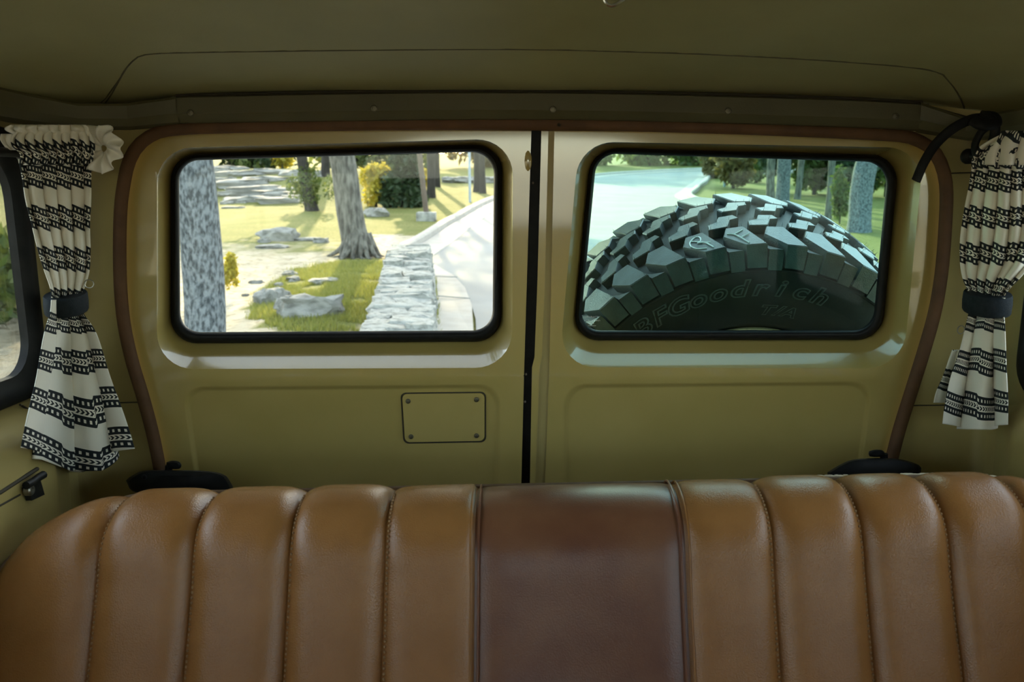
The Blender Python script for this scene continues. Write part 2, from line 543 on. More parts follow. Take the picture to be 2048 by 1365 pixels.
def vstrip(pts, y0, y1):
    """vertical box strip: pts = [(pyl, pxl, pxr), ...]"""
    rings = []
    for py, a, b in pts:
        rings.append([P(a, py, y0), P(b, py, y0), P(b, py, y1), P(a, py, y1)])
    return loft(rings, True, True, True)

# black gasket in the gap, and the overlapping flange of the right door
fixn(mk('gap_gasket', vstrip([(252, 1058, 1100), (560, 1048, 1094), (730, 1042, 1090), (752, 1040, 1086), (955, 1030, 1080), (1240, 1018, 1072)], YD + 0.012, YD + 0.06), M['rubber'], dl, smooth=False))
fixn(mk('overlap_flange', vstrip([(254, 1083, 1097), (560, 1075, 1090), (715, 1069, 1084), (735, 1064, 1079), (955, 1060, 1071), (1240, 1050, 1062)], YD - 0.004, YD + 0.03), M['paint'], dr, angle=30))
fixn(mk('flange_groove', vstrip([(254, 1096, 1112), (560, 1089, 1106), (715, 1083, 1102), (735, 1078, 1101), (955, 1070, 1094), (1240, 1061, 1084)], YD + 0.003, YD + 0.03), M['pillar'], dr, angle=30))
# pressed dimple near the top of the left door edge and the two striker dots
fixn(mk('edge_dimple', ball(P(1056, 322, YD + 0.001), (0.006, 0.003, 0.017)), M['paint'], dl))
for k, (x, y) in enumerate(((1066, 366), (1052, 749), (1050, 804))):
    fixn(mk('gasket_rivet', ball(P(x, y, YD + 0.011), (0.0018, 0.0018, 0.0022), 8, 6), M['steel'], dl))

# cover plate with four screws
def plate(px0, py0, px1, py1, y, th, r):
    lp = rrect([(px0, py0), (px1, py0 - 2), (px1, py1 - 3), (px0 + 6, py1)], (r, r, r, r), 5, 2)
    cen = sum(lp, Vector((0, 0))) / len(lp)
    a = [P(p.x, p.y, y) for p in lp]; b = [P(p.x, p.y, y - th) for p in lerp_loop([cen] * len(lp), lp, 0.985)]
    return loft([a, b], True, False, True)
def rim_frame(px0, py0, px1, py1, y, r):
    lp = rrect([(px0, py0), (px1, py0 - 2), (px1, py1 - 3), (px0 + 6, py1)], (r, r, r, r), 5, 2)
    return tube([P(p.x, p.y, y) for p in lp + [lp[0]]], 0.0011, 6, False)
cp = mk('access_plate', plate(803, 788, 970, 886, YD + 0.007, 0.0045, 10), M['paint'], dl, angle=25); fixn(cp)
fixn(mk('plate_gap', rim_frame(802, 787, 971, 887, YD + 0.0063, 10), M['seam'], cp))
def screw(px, py, y, r, parent, m='screw'):
    c = P(px, py, y)
    rings = []
    for rr, dy in ((r, 0.0008), (r, -0.0008), (r * 0.8, -0.0018), (r * 0.45, -0.0020), (r * 0.40, -0.0006), (0.0002, -0.0006)):
        rings.append([c + Vector((math.cos(a) * rr, dy, math.sin(a) * rr)) for a in [2 * math.pi * k / 14 for k in range(14)]])
    return fixn(mk('screw', loft(rings, True, True, True), M[m], parent, angle=35))
for x, y in ((816, 803), (953, 800), (822, 874), (953, 872)):
    screw(x, y, YD + 0.002, 0.0042, cp)

# ================================================================== weatherstrip, pillars, rails, headliner, side walls
wp = [P(x, y, 1.428) for x, y in catmull(STRIP, 150)]
ws = mk('trim_1', tube(wp, 0.0098, 10, True, 0.75), M['strip'])
fixn(ws); tag(ws, 'brown rubber weatherstrip framing the two rear doors', 'weatherstrip', kind='structure')
# inner lip of the weatherstrip
cxy = Vector((1060, 560))
lipx = []
for x, y in catmull(STRIP, 150):
    d = (cxy - Vector((x, y))); d.normalize()
    lipx.append(P(x + d.x * 9, y + d.y * 8, 1.437))
fixn(mk('inner_lip', tube(lipx, 0.0048, 8), M['strip'], ws))

# D pillars: panels between the weatherstrip and the side walls, rounded into the corner
def pillar(side):
    rows = [225 + k * (1240 - 225) / 30 for k in range(31)]
    xc = -0.705 if side < 0 else 0.765
    V = []
    n = 12
    def f(i, j):
        py = 225 + (1240 - 225) * j
        px = strip_l(py) if side < 0 else strip_r(py)
        a = P(px, py, 1.432)
        x = a.x + (xc - a.x) * min(1, i / 0.75)
        y = 1.432 + 0.010 * math.sin(min(1, i / 0.75) * 3.1) - 0.0
        if i > 0.75:
            t = (i - 0.75) / 0.25
            x = xc + side * 0.012 * math.sin(t * 1.57); y = 1.432 - 0.05 * t
        return (x, y, a.z)
    return grid(f, 16, 40)
for side, nm in ((-1, 'left'), (1, 'right')):
    o = mk('wall_rear_' + nm, pillar(side), M['pillar'], angle=60)
    tag(o, 'olive beige rear corner pillar at the %s of the doors' % nm, None, kind='structure')
    # pressed panel joints (dark hairlines)
    for py, x0, x1 in (((342, 150, 226), (807, 205, 284)) if side < 0 else ((347, 1898, 1965), (812, 1812, 1960))):
        fixn(mk('panel_joint', tube([P(x0, py, 1.434), P((x0 + x1) / 2, py - 1, 1.430), P(x1, py - 2, 1.430)], 0.0011, 6), M['seam'], o))
# dark scuffs on the right pillar
pr = bpy.data.objects['wall_rear_right']
for x, y, a in ((2003, 884, 0.004), (2010, 888, 0.005), (2016, 896, 0.004)):
    fixn(mk('scuff_mark', ball(P(x, y, 1.431), (a * 0.5, 0.0006, a), 8, 6), M['seam'], pr))
# lower rear body below the doors (behind the bench)
o = mk('wall_rear_sill', box((0.03, 1.50, 0.95), (1.62, 0.12, 0.42), 0.01), M['pillar'], angle=30)
tag(o, 'rear body sill under the doors', None, kind='structure')

o = mk('wall_rear_header', box((0.03, 1.48, 1.90), (1.62, 0.07, 0.112), 0.004), M['pillar'], angle=30)
tag(o, 'rear roof header behind the trim bar', None, kind='structure')
# header trim: moulded bar in three pieces, each a lofted profile
def bar(path, name, parent=None):
    """path: (px, py_top, py_bottom, Y)"""
    pts = catmull(path, max(12, len(path) * 6))
    rings = []
    for px, t, b, Y in pts:
        h = b - t
        rings.append([P(px, t - 2, Y + 0.020), P(px, t, Y + 0.004), P(px, t + 2, Y), P(px, t + h * 0.62, Y - 0.003), P(px, t + h * 0.66, Y - 0.002),
                      P(px, b - 3, Y + 0.012), P(px, b, Y + 0.022)])
    return mk(name, loft(rings, False), M['trim'], parent, angle=28)
HB = [(343, 194, 249, 1.405), (700, 187, 244, 1.405), (1060, 185, 241, 1.405), (1400, 191, 247, 1.405), (1720, 201, 257, 1.405), (1858, 209, 264, 1.405)]
hdr = bar(HB, 'trim_2'); tag(hdr, 'dark olive header trim bar with screws above the rear doors', 'trim bar', kind='structure')
for x, y in ((381, 226), (748, 217), (1106, 219), (1456, 222), (1791, 233)):
    screw(x, y, 1.402, 0.0052, hdr, 'screw')
screw(1118, 250, 1.42, 0.0028, hdr, 'seam')
def rail(pts, name, label):
    """pts world: (x, y, ztop, zbot), inward normal from path"""
    rings = []
    dense = catmull(pts, 40)
    for i, (x, y, zt, zb) in enumerate(dense):
        a = dense[max(0, i - 1)]; b = dense[min(len(dense) - 1, i + 1)]
        d = Vector((b[0] - a[0], b[1] - a[1], 0)).normalized()
        nrm = Vector((-d.y, d.x, 0))
        c = Vector((0.03, 0.3, 0)) - Vector((x, y, 0))
        if nrm.dot(c) < 0: nrm = -nrm
        p = Vector((x, y, 0)); h = zt - zb
        rings.append([p - nrm * 0.03 + Vector((0, 0, zt + 0.003)), p + Vector((0, 0, zt)), p + nrm * 0.003 + Vector((0, 0, zt - h * 0.1)),
                      p + nrm * 0.003 + Vector((0, 0, zt - h * 0.6)), p - nrm * 0.006 + Vector((0, 0, zb + 0.004)), p - nrm * 0.03 + Vector((0, 0, zb))])
    o = mk(name, loft(rings, False), M['trim'], angle=30)
    tag(o, label, 'trim bar', kind='structure'); return o
def ZT(px, py, Y): return P(px, py, Y)
a, b = P(352, 193, 1.405), P(352, 249, 1.405)
c1, c2 = P(255, 207, 1.402), P(255, 258, 1.402)
e1, e2 = P(205, 215, 1.392), P(205, 262, 1.392)
rl = rail([(a.x, a.y, a.z, b.z), (c1.x, c1.y, c1.z, c2.z), (e1.x, e1.y, e1.z, e2.z), (-0.675, 1.31, 1.872, 1.832), (-0.70, 1.20, 1.880, 1.838), (-0.715, 0.9, 1.885, 1.842), (-0.73, 0.2, 1.89, 1.845), (-0.73, -1.4, 1.89, 1.845)],
          'trim_3', 'dark olive side rail trim running along the left roof edge')
a, b = P(1842, 205, 1.405), P(1842, 263, 1.405)
c1, c2 = P(1900, 219, 1.40), P(1900, 276, 1.40)
e1, e2 = P(1940, 236, 1.385), P(1940, 280, 1.385)
rr = rail([(a.x, a.y, a.z, b.z), (c1.x, c1.y, c1.z, c2.z), (e1.x, e1.y, e1.z, e2.z), (0.735, 1.31, 1.858, 1.815), (0.755, 1.2, 1.866, 1.822), (0.77, 0.9, 1.88, 1.84), (0.79, 0.2, 1.89, 1.845), (0.79, -1.4, 1.89, 1.845)],
          'trim_4', 'dark olive side rail trim running along the right roof edge')

# headliner
ZC = [(-1.6, 1.97), (-1.0, 2.01), (0.3, 2.01), (0.8, 1.995), (1.0, 1.972), (1.12, 1.952), (1.24, 1.926), (1.30, 1.913), (1.36, 1.901), (1.44, 1.885), (1.475, 1.878)]
def zroof(x, y):
    zc = interp(ZC, y)
    ze = 1.872 if y < 1.2 else interp([(1.2, 1.872), (1.44, 1.852)], y)
    s = min(1.0, abs(x - 0.03) / 0.755)
    z = zc - (zc - ze) * (0.15 * s ** 2 + 0.85 * s ** 5)
    z += 0.003 * noise.noise(Vector((x * 2.2, y * 5, 1.3))) + 0.0015 * noise.noise(Vector((x * 9, y * 9, 5)))
    return z
def roof(i, j):
    y = -1.6 + (1.475 + 1.6) * (1 - (1 - j) ** 1.6)
    hw = 0.765
    x = 0.03 + (i * 2 - 1) * hw
    return (x, y, zroof(x, y))
ceil = mk('ceiling', grid(roof, 70, 70), M['liner'], angle=180)
tag(ceil, 'sagging beige vinyl headliner over the cabin', None, kind='structure')
def on_roof(px, py):
    d = ray(px, py); t = 0.6
    while t < 2.2:
        p = EYE + d * t
        if p.z > zroof(p.x, p.y): return p
        t += 0.002
    return EYE + d * 1.45
sp1 = [on_roof(x, y) for x, y in catmull([(205, 212), (222, 190), (250, 140), (268, 120), (295, 108), (400, 104), (700, 100), (1024, 98), (1300, 104), (1500, 112), (1700, 124), (1860, 140), (1900, 165), (1925, 205), (1930, 228)], 120)]
fixn(mk('headliner_seam', tube([p - Vector((0, 0, 0.0002)) for p in sp1], 0.0013, 6), M['liner_seam'], ceil))
fixn(mk('headliner_seam', tube([on_roof(x, y) for x, y in [(198, 208), (212, 196), (232, 168), (250, 140)]], 0.0012, 6), M['liner_seam'], ceil))
# shadow-gap lip of the headliner where it tucks behind the bar
fixn(mk('headliner_lip', tube([P(x, y, 1.418) for x, y in [(352, 191), (700, 184), (1060, 182), (1400, 188), (1720, 198), (1845, 205)]], 0.0028, 8), M['seam'], ceil))
o = mk('added_roof_panel', box((0.03, -0.03, 2.04), (1.66, 3.24, 0.02), 0.004), M['pillar'], smooth=False); tag(o, 'outer roof panel added above the headliner to block light leaks', None, kind='structure')  # unseen sheet added to stop light leaking in past the headliner
# wire hook hanging from the headliner
hp = [on_roof(1214, -40) + Vector((0, 0, 0.004))] + [P(x, y, 1.08) for x, y in catmull([(1205, -25), (1208, -5), (1214, 7), (1224, 11), (1238, 5), (1255, -8)], 20)]
hk = mk('ceiling_hook', tube(hp, 0.0022, 8), M['chrome']); fixn(hk)
tag(hk, 'small bent wire hook hanging from the headliner', 'hook')

# side walls: shell with three window openings each
def side_wall(side):
    nm = 'left' if side < 0 else 'right'
    X = lambda y: (-0.745 + 0.030 * sm(0.6, 1.4, y)) if side < 0 else (0.805 - 0.03 * sm(0.6, 1.4, y))
    wins = [(0.44, 1.318, 1.45, 1.815), (-0.44, 0.36, 1.38, 1.815), (-1.35, -0.52, 1.38, 1.815)]
    ys = sorted(set([-1.6, 1.41] + [w[k] for w in wins for k in (0, 1)]))
    V, Fc = [], []
    def quad(y0, y1, z0, z1):
        b = len(V)
        V.extend([Vector((X(y0), y0, z0)), Vector((X(y1), y1, z0)), Vector((X(y1), y1, z1)), Vector((X(y0), y0, z1))])
        Fc.append((b, b + 1, b + 2, b + 3))
    for y0, y1 in zip(ys, ys[1:]):
        w = [q for q in wins if q[0] <= y0 and q[1] >= y1]
        if w:
            quad(y0, y1, 0.75, w[0][2]); quad(y0, y1, w[0][3], 1.95)
        else:
            quad(y0, y1, 0.75, 1.95)
    o = mk('wall_' + nm, (V, Fc), M['pillar'], smooth=False)
    sol = o.modifiers.new('thick', 'SOLIDIFY'); sol.thickness = 0.012; sol.offset = 0
    tag(o, 'beige painted %s side wall of the cabin' % nm, None, kind='structure')
    for k, (y0, y1, z0, z1) in enumerate(wins):
        w = thing('window_%d' % (k + 1 + (0 if side < 0 else 3)), (X(y1) , (y0 + y1) / 2, z0),
                  ['black framed rear quarter window beside the %s curtain', 'middle side window on the %s side', 'front side window on the %s side'][k] % nm, None, kind='structure')
        def lp(inset, off):
            pts = rrect([((y0 + inset) * 1000, (z1 - inset) * 1000), ((y1 - inset) * 1000, (z1 - inset) * 1000), ((y1 - inset + (0.012 if k == 0 else 0)) * 1000, (z0 + inset) * 1000), ((y0 + inset) * 1000, (z0 + inset) * 1000)], (60, 60, 50, 60), 6, 4)
            return [Vector((X(p.x / 1000) - side * off, p.x / 1000, p.y / 1000)) for p in pts]
        rings = [lp(-0.012, -0.012), lp(-0.012, 0.010), lp(0.0, 0.016), lp(0.018, 0.013), lp(0.026, 0.006), lp(0.026, -0.006)]
        fixn(mk('window_frame', loft(rings), M['black'], w, angle=40))
        a = lp(0.02, -0.003); b = lp(0.02, -0.006)
        fixn(mk('window_pane', loft([a, b], True, True, True), M['glass'], w, smooth=False))
    return o
side_wall(-1); side_wall(1)

# stepped inner quarter panels under the side windows
for side, nm in ((-1, 'left'), (1, 'right')):
    sx = (lambda v: v if side < 0 else 0.06 - v)
    prof = [(-0.735, 1.442), (-0.700, 1.432), (-0.672, 1.420), (-0.660, 1.405), (-0.656, 1.38), (-0.655, 1.10), (-0.655, 0.8)]
    rings = []
    for y in (-0.4, 0.2, 0.7, 1.0, 1.15, 1.25, 1.30, 1.33, 1.35):
        k = sm(1.22, 1.36, y) * 0.045
        rings.append([Vector((sx(x - k * (1 if x > -0.70 else 0.3)), y, z)) for x, z in prof])
    rings.append([Vector((sx(-0.72), 1.42, z)) for x, z in prof])
    o = mk('wall_quarter_' + nm, loft(rings, False), M['pillar'], angle=40)
    tag(o, 'stepped beige inner quarter panel under the %s side window' % nm, None, kind='structure')
    if side < 0:
        fixn(mk('panel_groove', tube([S(x, y, -0.6555) for x, y in ((-60, 1010), (0, 986), (40, 960), (75, 938))], 0.0028, 6), M['seam'], o))
        fixn(mk('panel_joint', tube([S(x, y, -0.7) for x, y in ((40, 810), (58, 820), (75, 830))], 0.0016, 6), M['seam'], o))
        fixn(mk('panel_groove', tube([S(x, y, -0.6555) for x, y in ((-60, 1042), (0, 1012), (40, 990))], 0.0014, 6), M['seam'], o))
# cabin floor, front bulkhead and windscreen (behind the camera)
o = mk('floor', box((0.03, 0.0, 0.74), (1.56, 3.2, 0.04)), M['carpet'], smooth=False); tag(o, 'tan carpeted cabin floor', None, kind='structure')
o = mk('wall_front', box((0.03, -1.62, 1.14), (1.56, 0.06, 0.78)), M['carpet'], smooth=False); tag(o, 'dashboard bulkhead raised to cut the windscreen light', None, kind='structure')  # unseen bulkhead, made taller to cut light from the windscreen
w = thing('window_7', (0.03, -1.62, 1.53), 'windscreen at the front of the cabin', None, kind='structure')
mk('window_pane', grid(lambda i, j: (-0.74 + 1.54 * i, -1.62 + 0.03 * j, 1.53 + 0.46 * j), 6, 3), M['glass'], w, smooth=False)

# ================================================================== bench seat
bench = thing('bench_seat', (0.03, 0.95, 0.76), 'tan ribbed vinyl bench seat back with a red brown centre panel', 'bench seat')
PROF = catmull([(1.150, 1.345), (1.135, 1.353), (1.105, 1.355), (1.072, 1.349), (1.046, 1.335), (1.030, 1.312), (1.018, 1.28), (0.995, 1.225), (0.968, 1.165), (0.93, 1.07), (0.89, 0.97)], 60)
def seat_pt(x, s, h=0.0):
    k = s * (len(PROF) - 1); i = min(len(PROF) - 2, int(k)); t = k - i
    a, b = Vector(PROF[i]), Vector(PROF[i + 1])
    p = a + (b - a) * t
    i0, i1 = max(0, i - 1), min(len(PROF) - 1, i + 2)
    d = Vector((PROF[i1][0] - PROF[i0][0], PROF[i1][1] - PROF[i0][1])).normalized()
    n = Vector((d.y, -d.x))                     # outwards (towards viewer / up)
    if n.x > 0 and n.y < 0: n = -n
    z = p.y + 0.0225 * x
    dl_ = max(0.0, (-0.47) - x); dr_ = max(0.0, x - 0.60)
    drop = 2.3 * dl_ ** 2 + 2.6 * dr_ ** 2
    y = p.x
    return Vector((x, y + n.x * h, z - drop + n.y * h))
SEAMS = [-0.648, -0.502, -0.387, -0.270, -0.154, -0.045, 0.2095, 0.3155, 0.4245, 0.527, 0.630, 0.725]
for k in range(len(SEAMS) - 1):
    x0, x1 = SEAMS[k], SEAMS[k + 1]
    centre = (k == 5)
    pw = 0.0175 if not centre else 0.006
    if k in (4, 6): pw = 0.012
    def f(i, j, x0=x0, x1=x1, pw=pw, centre=centre, k=k):
        e = abs(2 * i - 1)
        ex = 4.5 if not centre else 10
        h = pw * (1 - e ** ex)
        s = j
        if s < 0.12: h *= 0.35 + 0.65 * (s / 0.12)
        if k in (4,) and i > 0.5: h = max(h, pw * 0.55) if i < 0.97 else h
        h += 0.0012 * noise.noise(Vector((x0 + i * 0.1, s * 6, k)))
        return seat_pt(x0 + (x1 - x0) * i, s, h)
    o = mk('centre_panel' if centre else 'channel_panel', grid(f, 18, 64), M['leather2'] if centre else M['leather'], bench, angle=180)
    if centre: o['label'] = 'smooth red brown centre panel of the seat back'
# body behind the cover
def back(i, j):
    x = -0.648 + 1.373 * i
    p = seat_pt(x, 0.0, -0.002)
    return (x, p.y + 0.002 + 0.02 * math.sin(j * 3.14) - 0.10 * j, p.z - j * 0.40)
mk('back_shell', grid(back, 30, 10), M['piping'], bench, angle=60)
for xe in (-0.648, 0.725):
    ring = [seat_pt(xe, k / 30, -0.001) for k in range(31)] + [Vector(back(0 if xe < 0 else 1, 1 - k / 8)) for k in range(8)]
    mk('end_panel', (ring, [tuple(range(len(ring)))]), M['leather'], bench, smooth=False)
# top piping, the stitched seams and the double seams
fixn(mk('top_piping', tube([seat_pt(-0.648 + 1.373 * k / 120, 0.0, 0.003) + Vector((0, 0.004, 0)) for k in range(121)], 0.0045, 8), M['piping'], bench))
for side_x in (-0.648,):
    fixn(mk('side_piping', tube([seat_pt(side_x, k / 60, 0.003) for k in range(61)], 0.0045, 8), M['piping'], bench))
for k, x in enumerate(SEAMS[1:-1]):
    if x in (-0.045, 0.2095):
        for dx in (-0.0055, 0.0045):
            fixn(mk('double_seam', tube([seat_pt(x + dx, q / 60, 0.0015 + (0.004 if dx < 0 else 0.003)) for q in range(61)], 0.0014, 6), M['leather2'] if (dx > 0) == (x < 0) else M['leather'], bench))
        continue
    dxs = 0.0035 if x < 0 else -0.0035
    vf = []
    L_ = 0.62
    nst = 84
    for q in range(8, nst):
        s = q / nst
        c = seat_pt(x + dxs, s, 0.0048)
        vf.append(ball(c, (0.0016, 0.0016, 0.0020), 6, 4))
    o = fixn(mk('seam_stitching', join(*vf), M['stitch'], bench)); o['kind'] = 'stuff'
# cushion the viewer sits behind (below the picture)
def cush(i, j):
    a = 2 * math.pi * i
    ex = lambda v: math.copysign(abs(v) ** 0.35, v)
    return (0.03 + 0.67 * ex(math.cos(a)) * (0.97 if j in (0, 1) else 1), 0.66 + 0.30 * ex(math.sin(a)) * (0.97 if j in (0, 1) else 1), 0.90 + 0.16 * j)
V, Fc = grid(cush, 48, 3); Fc.append(tuple(3 * 49 + i for i in range(48)))
fixn(mk('seat_cushion', (V, Fc), M['leather'], bench, angle=50))
for x in (-0.5, 0.56):
    fixn(mk('seat_leg', box((x, 0.7, 0.83), (0.06, 0.4, 0.14), 0.008), M['black'], bench))
# pale worn padding along the top edge on the right
rnd = random.Random(4)
vf = []
for k in range(150):
    x = 0.395 + 0.275 * rnd.random() if k < 140 else -0.33 + 0.02 * rnd.random()
    p = seat_pt(x, 0.0, 0.003) + Vector((0, 0.010, 0.0025))
    vf.append(ball(p, (0.004 + 0.003 * rnd.random(), 0.002, 0.0014 + 0.0018 * rnd.random()), 6, 4))
o = mk('worn_padding', join(*vf), M['fluff'], bench); o['kind'] = 'stuff'; o['label'] = 'pale frayed padding along the top edge'; fixn(o)

# front seats added unseen behind the viewer to hold back the windscreen light
for xs_, lb in ((-0.34, 'unseen tan front seat added on the left to block windscreen light'), (0.40, 'unseen tan front seat added on the right to block windscreen light')):
    fs = thing('added_front_seat', (xs_, -0.45, 0.76), lb, 'car seat', 'added front seats')
    R_ = Matrix.Rotation(math.radians(-12), 3, 'X')
    fixn(mk('backrest', box((xs_, -0.33, 1.27), (0.60, 0.13, 0.66), 0.045, R_.transposed()), M['leather'], fs))
    fixn(mk('headrest', box((xs_, -0.24, 1.68), (0.34, 0.09, 0.17), 0.035), M['leather'], fs))
    fixn(mk('seat_cushion', box((xs_, -0.66, 1.00), (0.56, 0.50, 0.15), 0.045), M['leather'], fs))
    fixn(mk('seat_base', box((xs_, -0.66, 0.845), (0.44, 0.44, 0.17), 0.01), M['black'], fs))

# ================================================================== small fittings
def latch_block(pts, Y, th, name, parent, m):
    lp = catmull(pts + [pts[0]], 60)[:-1]
    cen = (sum(p[0] for p in lp) / len(lp), sum(p[1] for p in lp) / len(lp))
    sc = lambda t: [(cen[0] + (x - cen[0]) * t, cen[1] + (y - cen[1]) * t) for x, y in lp]
    rings = [[P(x, y, Y + th) for x, y in lp], [P(x, y, Y + th * 0.25) for x, y in lp], [P(x, y, Y) for x, y in sc(0.93)], [P(x, y, Y - th * 0.15) for x, y in sc(0.6)]]
    return fixn(mk(name, loft(rings, True, True, True), m, parent, angle=45))
hl = thing('rear_bracket', P(355, 1010, 1.36), 'long black moulded bracket with a knob behind the left of the bench', 'bracket', 'black brackets behind the bench')
latch_block([(252, 962), (262, 953), (288, 942), (340, 941), (400, 942), (440, 947), (458, 960), (459, 990), (350, 996), (270, 985)], 1.36, 0.045, 'bracket_body', hl, M['black'])
latch_block([(333, 925), (345, 922), (358, 924), (363, 931), (358, 938), (340, 938), (333, 932)], 1.375, 0.02, 'knob', hl, M['black'])
fixn(mk('knob_stem', tube([P(338, 932, 1.385), P(336, 950, 1.385)], 0.006, 10), M['black'], hl))
screw(289, 955, 1.354, 0.004, hl, 'black')
hr = thing('rear_bracket', P(1750, 960, 1.36), 'low black moulded bracket with a knob behind the right of the bench', 'bracket', 'black brackets behind the bench')
latch_block([(1655, 945), (1680, 930), (1706, 920), (1750, 917), (1800, 919), (1838, 931), (1842, 945), (1835, 975), (1750, 980), (1660, 975)], 1.36, 0.045, 'bracket_body', hr, M['black'])
latch_block([(1738, 903), (1750, 900), (1764, 901), (1770, 908), (1764, 914), (1742, 914), (1737, 909)], 1.375, 0.02, 'knob', hr, M['black'])
fixn(mk('knob_stem', tube([P(1768, 908, 1.385), P(1768, 925, 1.385)], 0.006, 10), M['black'], hr))
# quarter-panel latch on the left
lt = thing('panel_latch', S(55, 1005, -0.655), 'black panel latch with a round silver lock on the left quarter panel', 'latch')
def sbox(pts, name, parent, m, th=0.008, X0=-0.655):
    a = [S(x, y, X0) for x, y in pts]; b = [p + Vector((th, 0, 0)) for p in a]
    return fixn(mk(name, loft([a, b], True, True, True), m, parent, smooth=False))
sbox([(43, 976), (70, 962), (78, 990), (52, 1002)], 'latch_plate', lt, M['black'])
lh = mk('latch_handle', tube([S(x, y, -0.645) for x, y in ((52, 972), (66, 964), (78, 955), (87, 950))], 0.0055, 10), M['black'], lt); fixn(lh)
c = S(61, 981, -0.645)
fixn(mk('lock_cylinder', loft([[c + Vector((d, math.cos(a) * r, math.sin(a) * r)) for a in [2 * math.pi * k / 16 for k in range(16)]] for r, d in ((0.0075, -0.006), (0.0075, 0.001), (0.006, 0.003), (0.0035, 0.003), (0.003, 0.001))], True, True, True), M['steel'], lt, angle=30))
# curtain rods along the side windows
def rod(side):
    nm = 'left' if side < 0 else 'right'
    if side < 0: a, b = S(48, 307, -0.672), Vector((-0.70, 0.45, 1.795))
    else: a, b = P(1938, 313, 1.36), Vector((0.755, 0.45, 1.79))
    r = thing('curtain_rod', b, 'thin black curtain rod above the %s side window' % nm, 'curtain rod')
    fixn(mk('rod', tube([a, (a + b) / 2, b], 0.0062, 12), M['black'], r))
    fixn(mk('end_knob', ball(a, (0.012, 0.012, 0.012)), M['black'], r))
    fixn(mk('end_bracket', box(b + Vector((side * 0.012, 0, 0)), (0.04, 0.02, 0.03), 0.003), M['black'], r))
rod(-1); rod(1)

# ================================================================== curtains
def cloth(name, rows, Yb, npl, amp, parent, seed, per, vofs, hem=None, nu=150, nv=90, skew=0.5, hemw=0.0, top_amp=1.0, width=0.55):
    """pleated sheet. rows: (py, pxL, pxR, amp factor)"""
    rr = random.Random(seed)
    ph = [rr.uniform(-0.6, 0.6) for _ in range(npl + 2)]
    R = catmull(rows, nv + 1)
    V, UV = [], []
    for j, (py, l, r, af) in enumerate(R):
        t = j / nv
        for i in range(nu + 1):
            u = i / nu
            fi = u * npl
            k = int(min(npl - 1, fi)); lf = fi - k
            ang = 2 * math.pi * (u * npl) + 0.9 * noise.noise(Vector((u * 4, t * 1.6, seed)))
            wob = noise.noise(Vector((u * 7, t * 2.2, seed + 9)))
            d = amp * af * (math.cos(ang) + 0.45 * wob)
            span = r - l
            px = l + span * u + skew * span / npl * 0.42 * math.sin(ang) * min(1, af)
            h = 0
            if hem: h = interp(hem, u) * sm(0.35, 1.0, t)
            p = P(px, py + h, Yb(px) - d)
            V.append(p)
            vv = (rows[-1][0] - py) / per + 0.055 * math.sin(ang + ph[k]) * af + 0.05 * wob + vofs
            UV.append((u * width, vv))
    Fc = [(j * (nu + 1) + i, j * (nu + 1) + i + 1, (j + 1) * (nu + 1) + i + 1, (j + 1) * (nu + 1) + i) for j in range(nv) for i in range(nu)]
    o = mk(name, (V, Fc), M['cloth'], parent, angle=180, uv=UV)
    s = o.modifiers.new('thick', 'SOLIDIFY'); s.thickness = 0.0012; s.offset = 0
    return o

def rosette(c, R, parent, seed, n=9, name='ruffle_bunch'):
    """bunched pale end of the curtain heading"""
    rr = random.Random(seed)
    V, UV = [], []
    nu, nv = 96, 14
    for j in range(nv + 1):
        t = j / nv
        for i in range(nu + 1):
            a = 2 * math.pi * i / nu
            rad = R * (0.15 + 0.85 * t) * (1 + 0.07 * math.sin(5 * a + seed) * t + 0.08 * math.sin(3 * a + 1) + 0.10 * noise.noise(Vector((3 * math.cos(a), 3 * math.sin(a), seed + t))))
            d = R * (0.42 * math.cos(n * a + 3.5 * t + 2 * noise.noise(Vector((2 * math.cos(a), 2 * math.sin(a), 4)))) * t * (1 - 0.2 * t)) - R * 0.55 * math.sin(t * math.pi * 0.8)
            V.append(Vector(c) + Vector((rad * math.cos(a) * 0.95, d, rad * math.sin(a) * 1.15)))
            UV.append((0.3 + 0.001 * i / nu, 0.80 + 0.1 * t))
    Fc = [(j * (nu + 1) + i, j * (nu + 1) + i + 1, (j + 1) * (nu + 1) + i + 1, (j + 1) * (nu + 1) + i) for j in range(nv) for i in range(nu)]
    o = mk(name, (V, Fc), M['cloth'], parent, angle=180, uv=UV)
    s = o.modifiers.new('thick', 'SOLIDIFY'); s.thickness = 0.0012; s.offset = 0
    return o

def band(px0, px1, py0, py1, Yb, parent, tilt=0, dep=0.042):
    rings = []
    c = (px0 + px1) / 2
    a0, a1 = P(px0, (py0 + py1) / 2, Yb(c)), P(px1, (py0 + py1) / 2, Yb(c))
    hw = (a1.x - a0.x) / 2; cx = (a0.x + a1.x) / 2
    for t, k in ((0, 0.96), (0.08, 1.0), (0.5, 1.02), (0.92, 1.0), (1, 0.96)):
        p = P(c, py0 + (py1 - py0) * t, Yb(c))
        rings.append([Vector((cx + math.cos(a) * hw * k, p.y + math.sin(a) * dep * k, p.z + tilt * math.cos(a) - 0.004 * math.sin(a) * -1)) for a in [2 * math.pi * q / 32 for q in range(32)]])
    return fixn(mk('tie_band', loft(rings, True, True, True), M['band'], parent, angle=50))

def ring(c, r, parent):
    pts = [Vector(c) + Vector((math.cos(a) * r, 0.3 * r * math.cos(a), math.sin(a) * r)) for a in [2 * math.pi * k / 24 for k in range(25)]]
    return fixn(mk('curtain_ring', tube(pts, 0.0008, 6, False), M['steel'], parent))

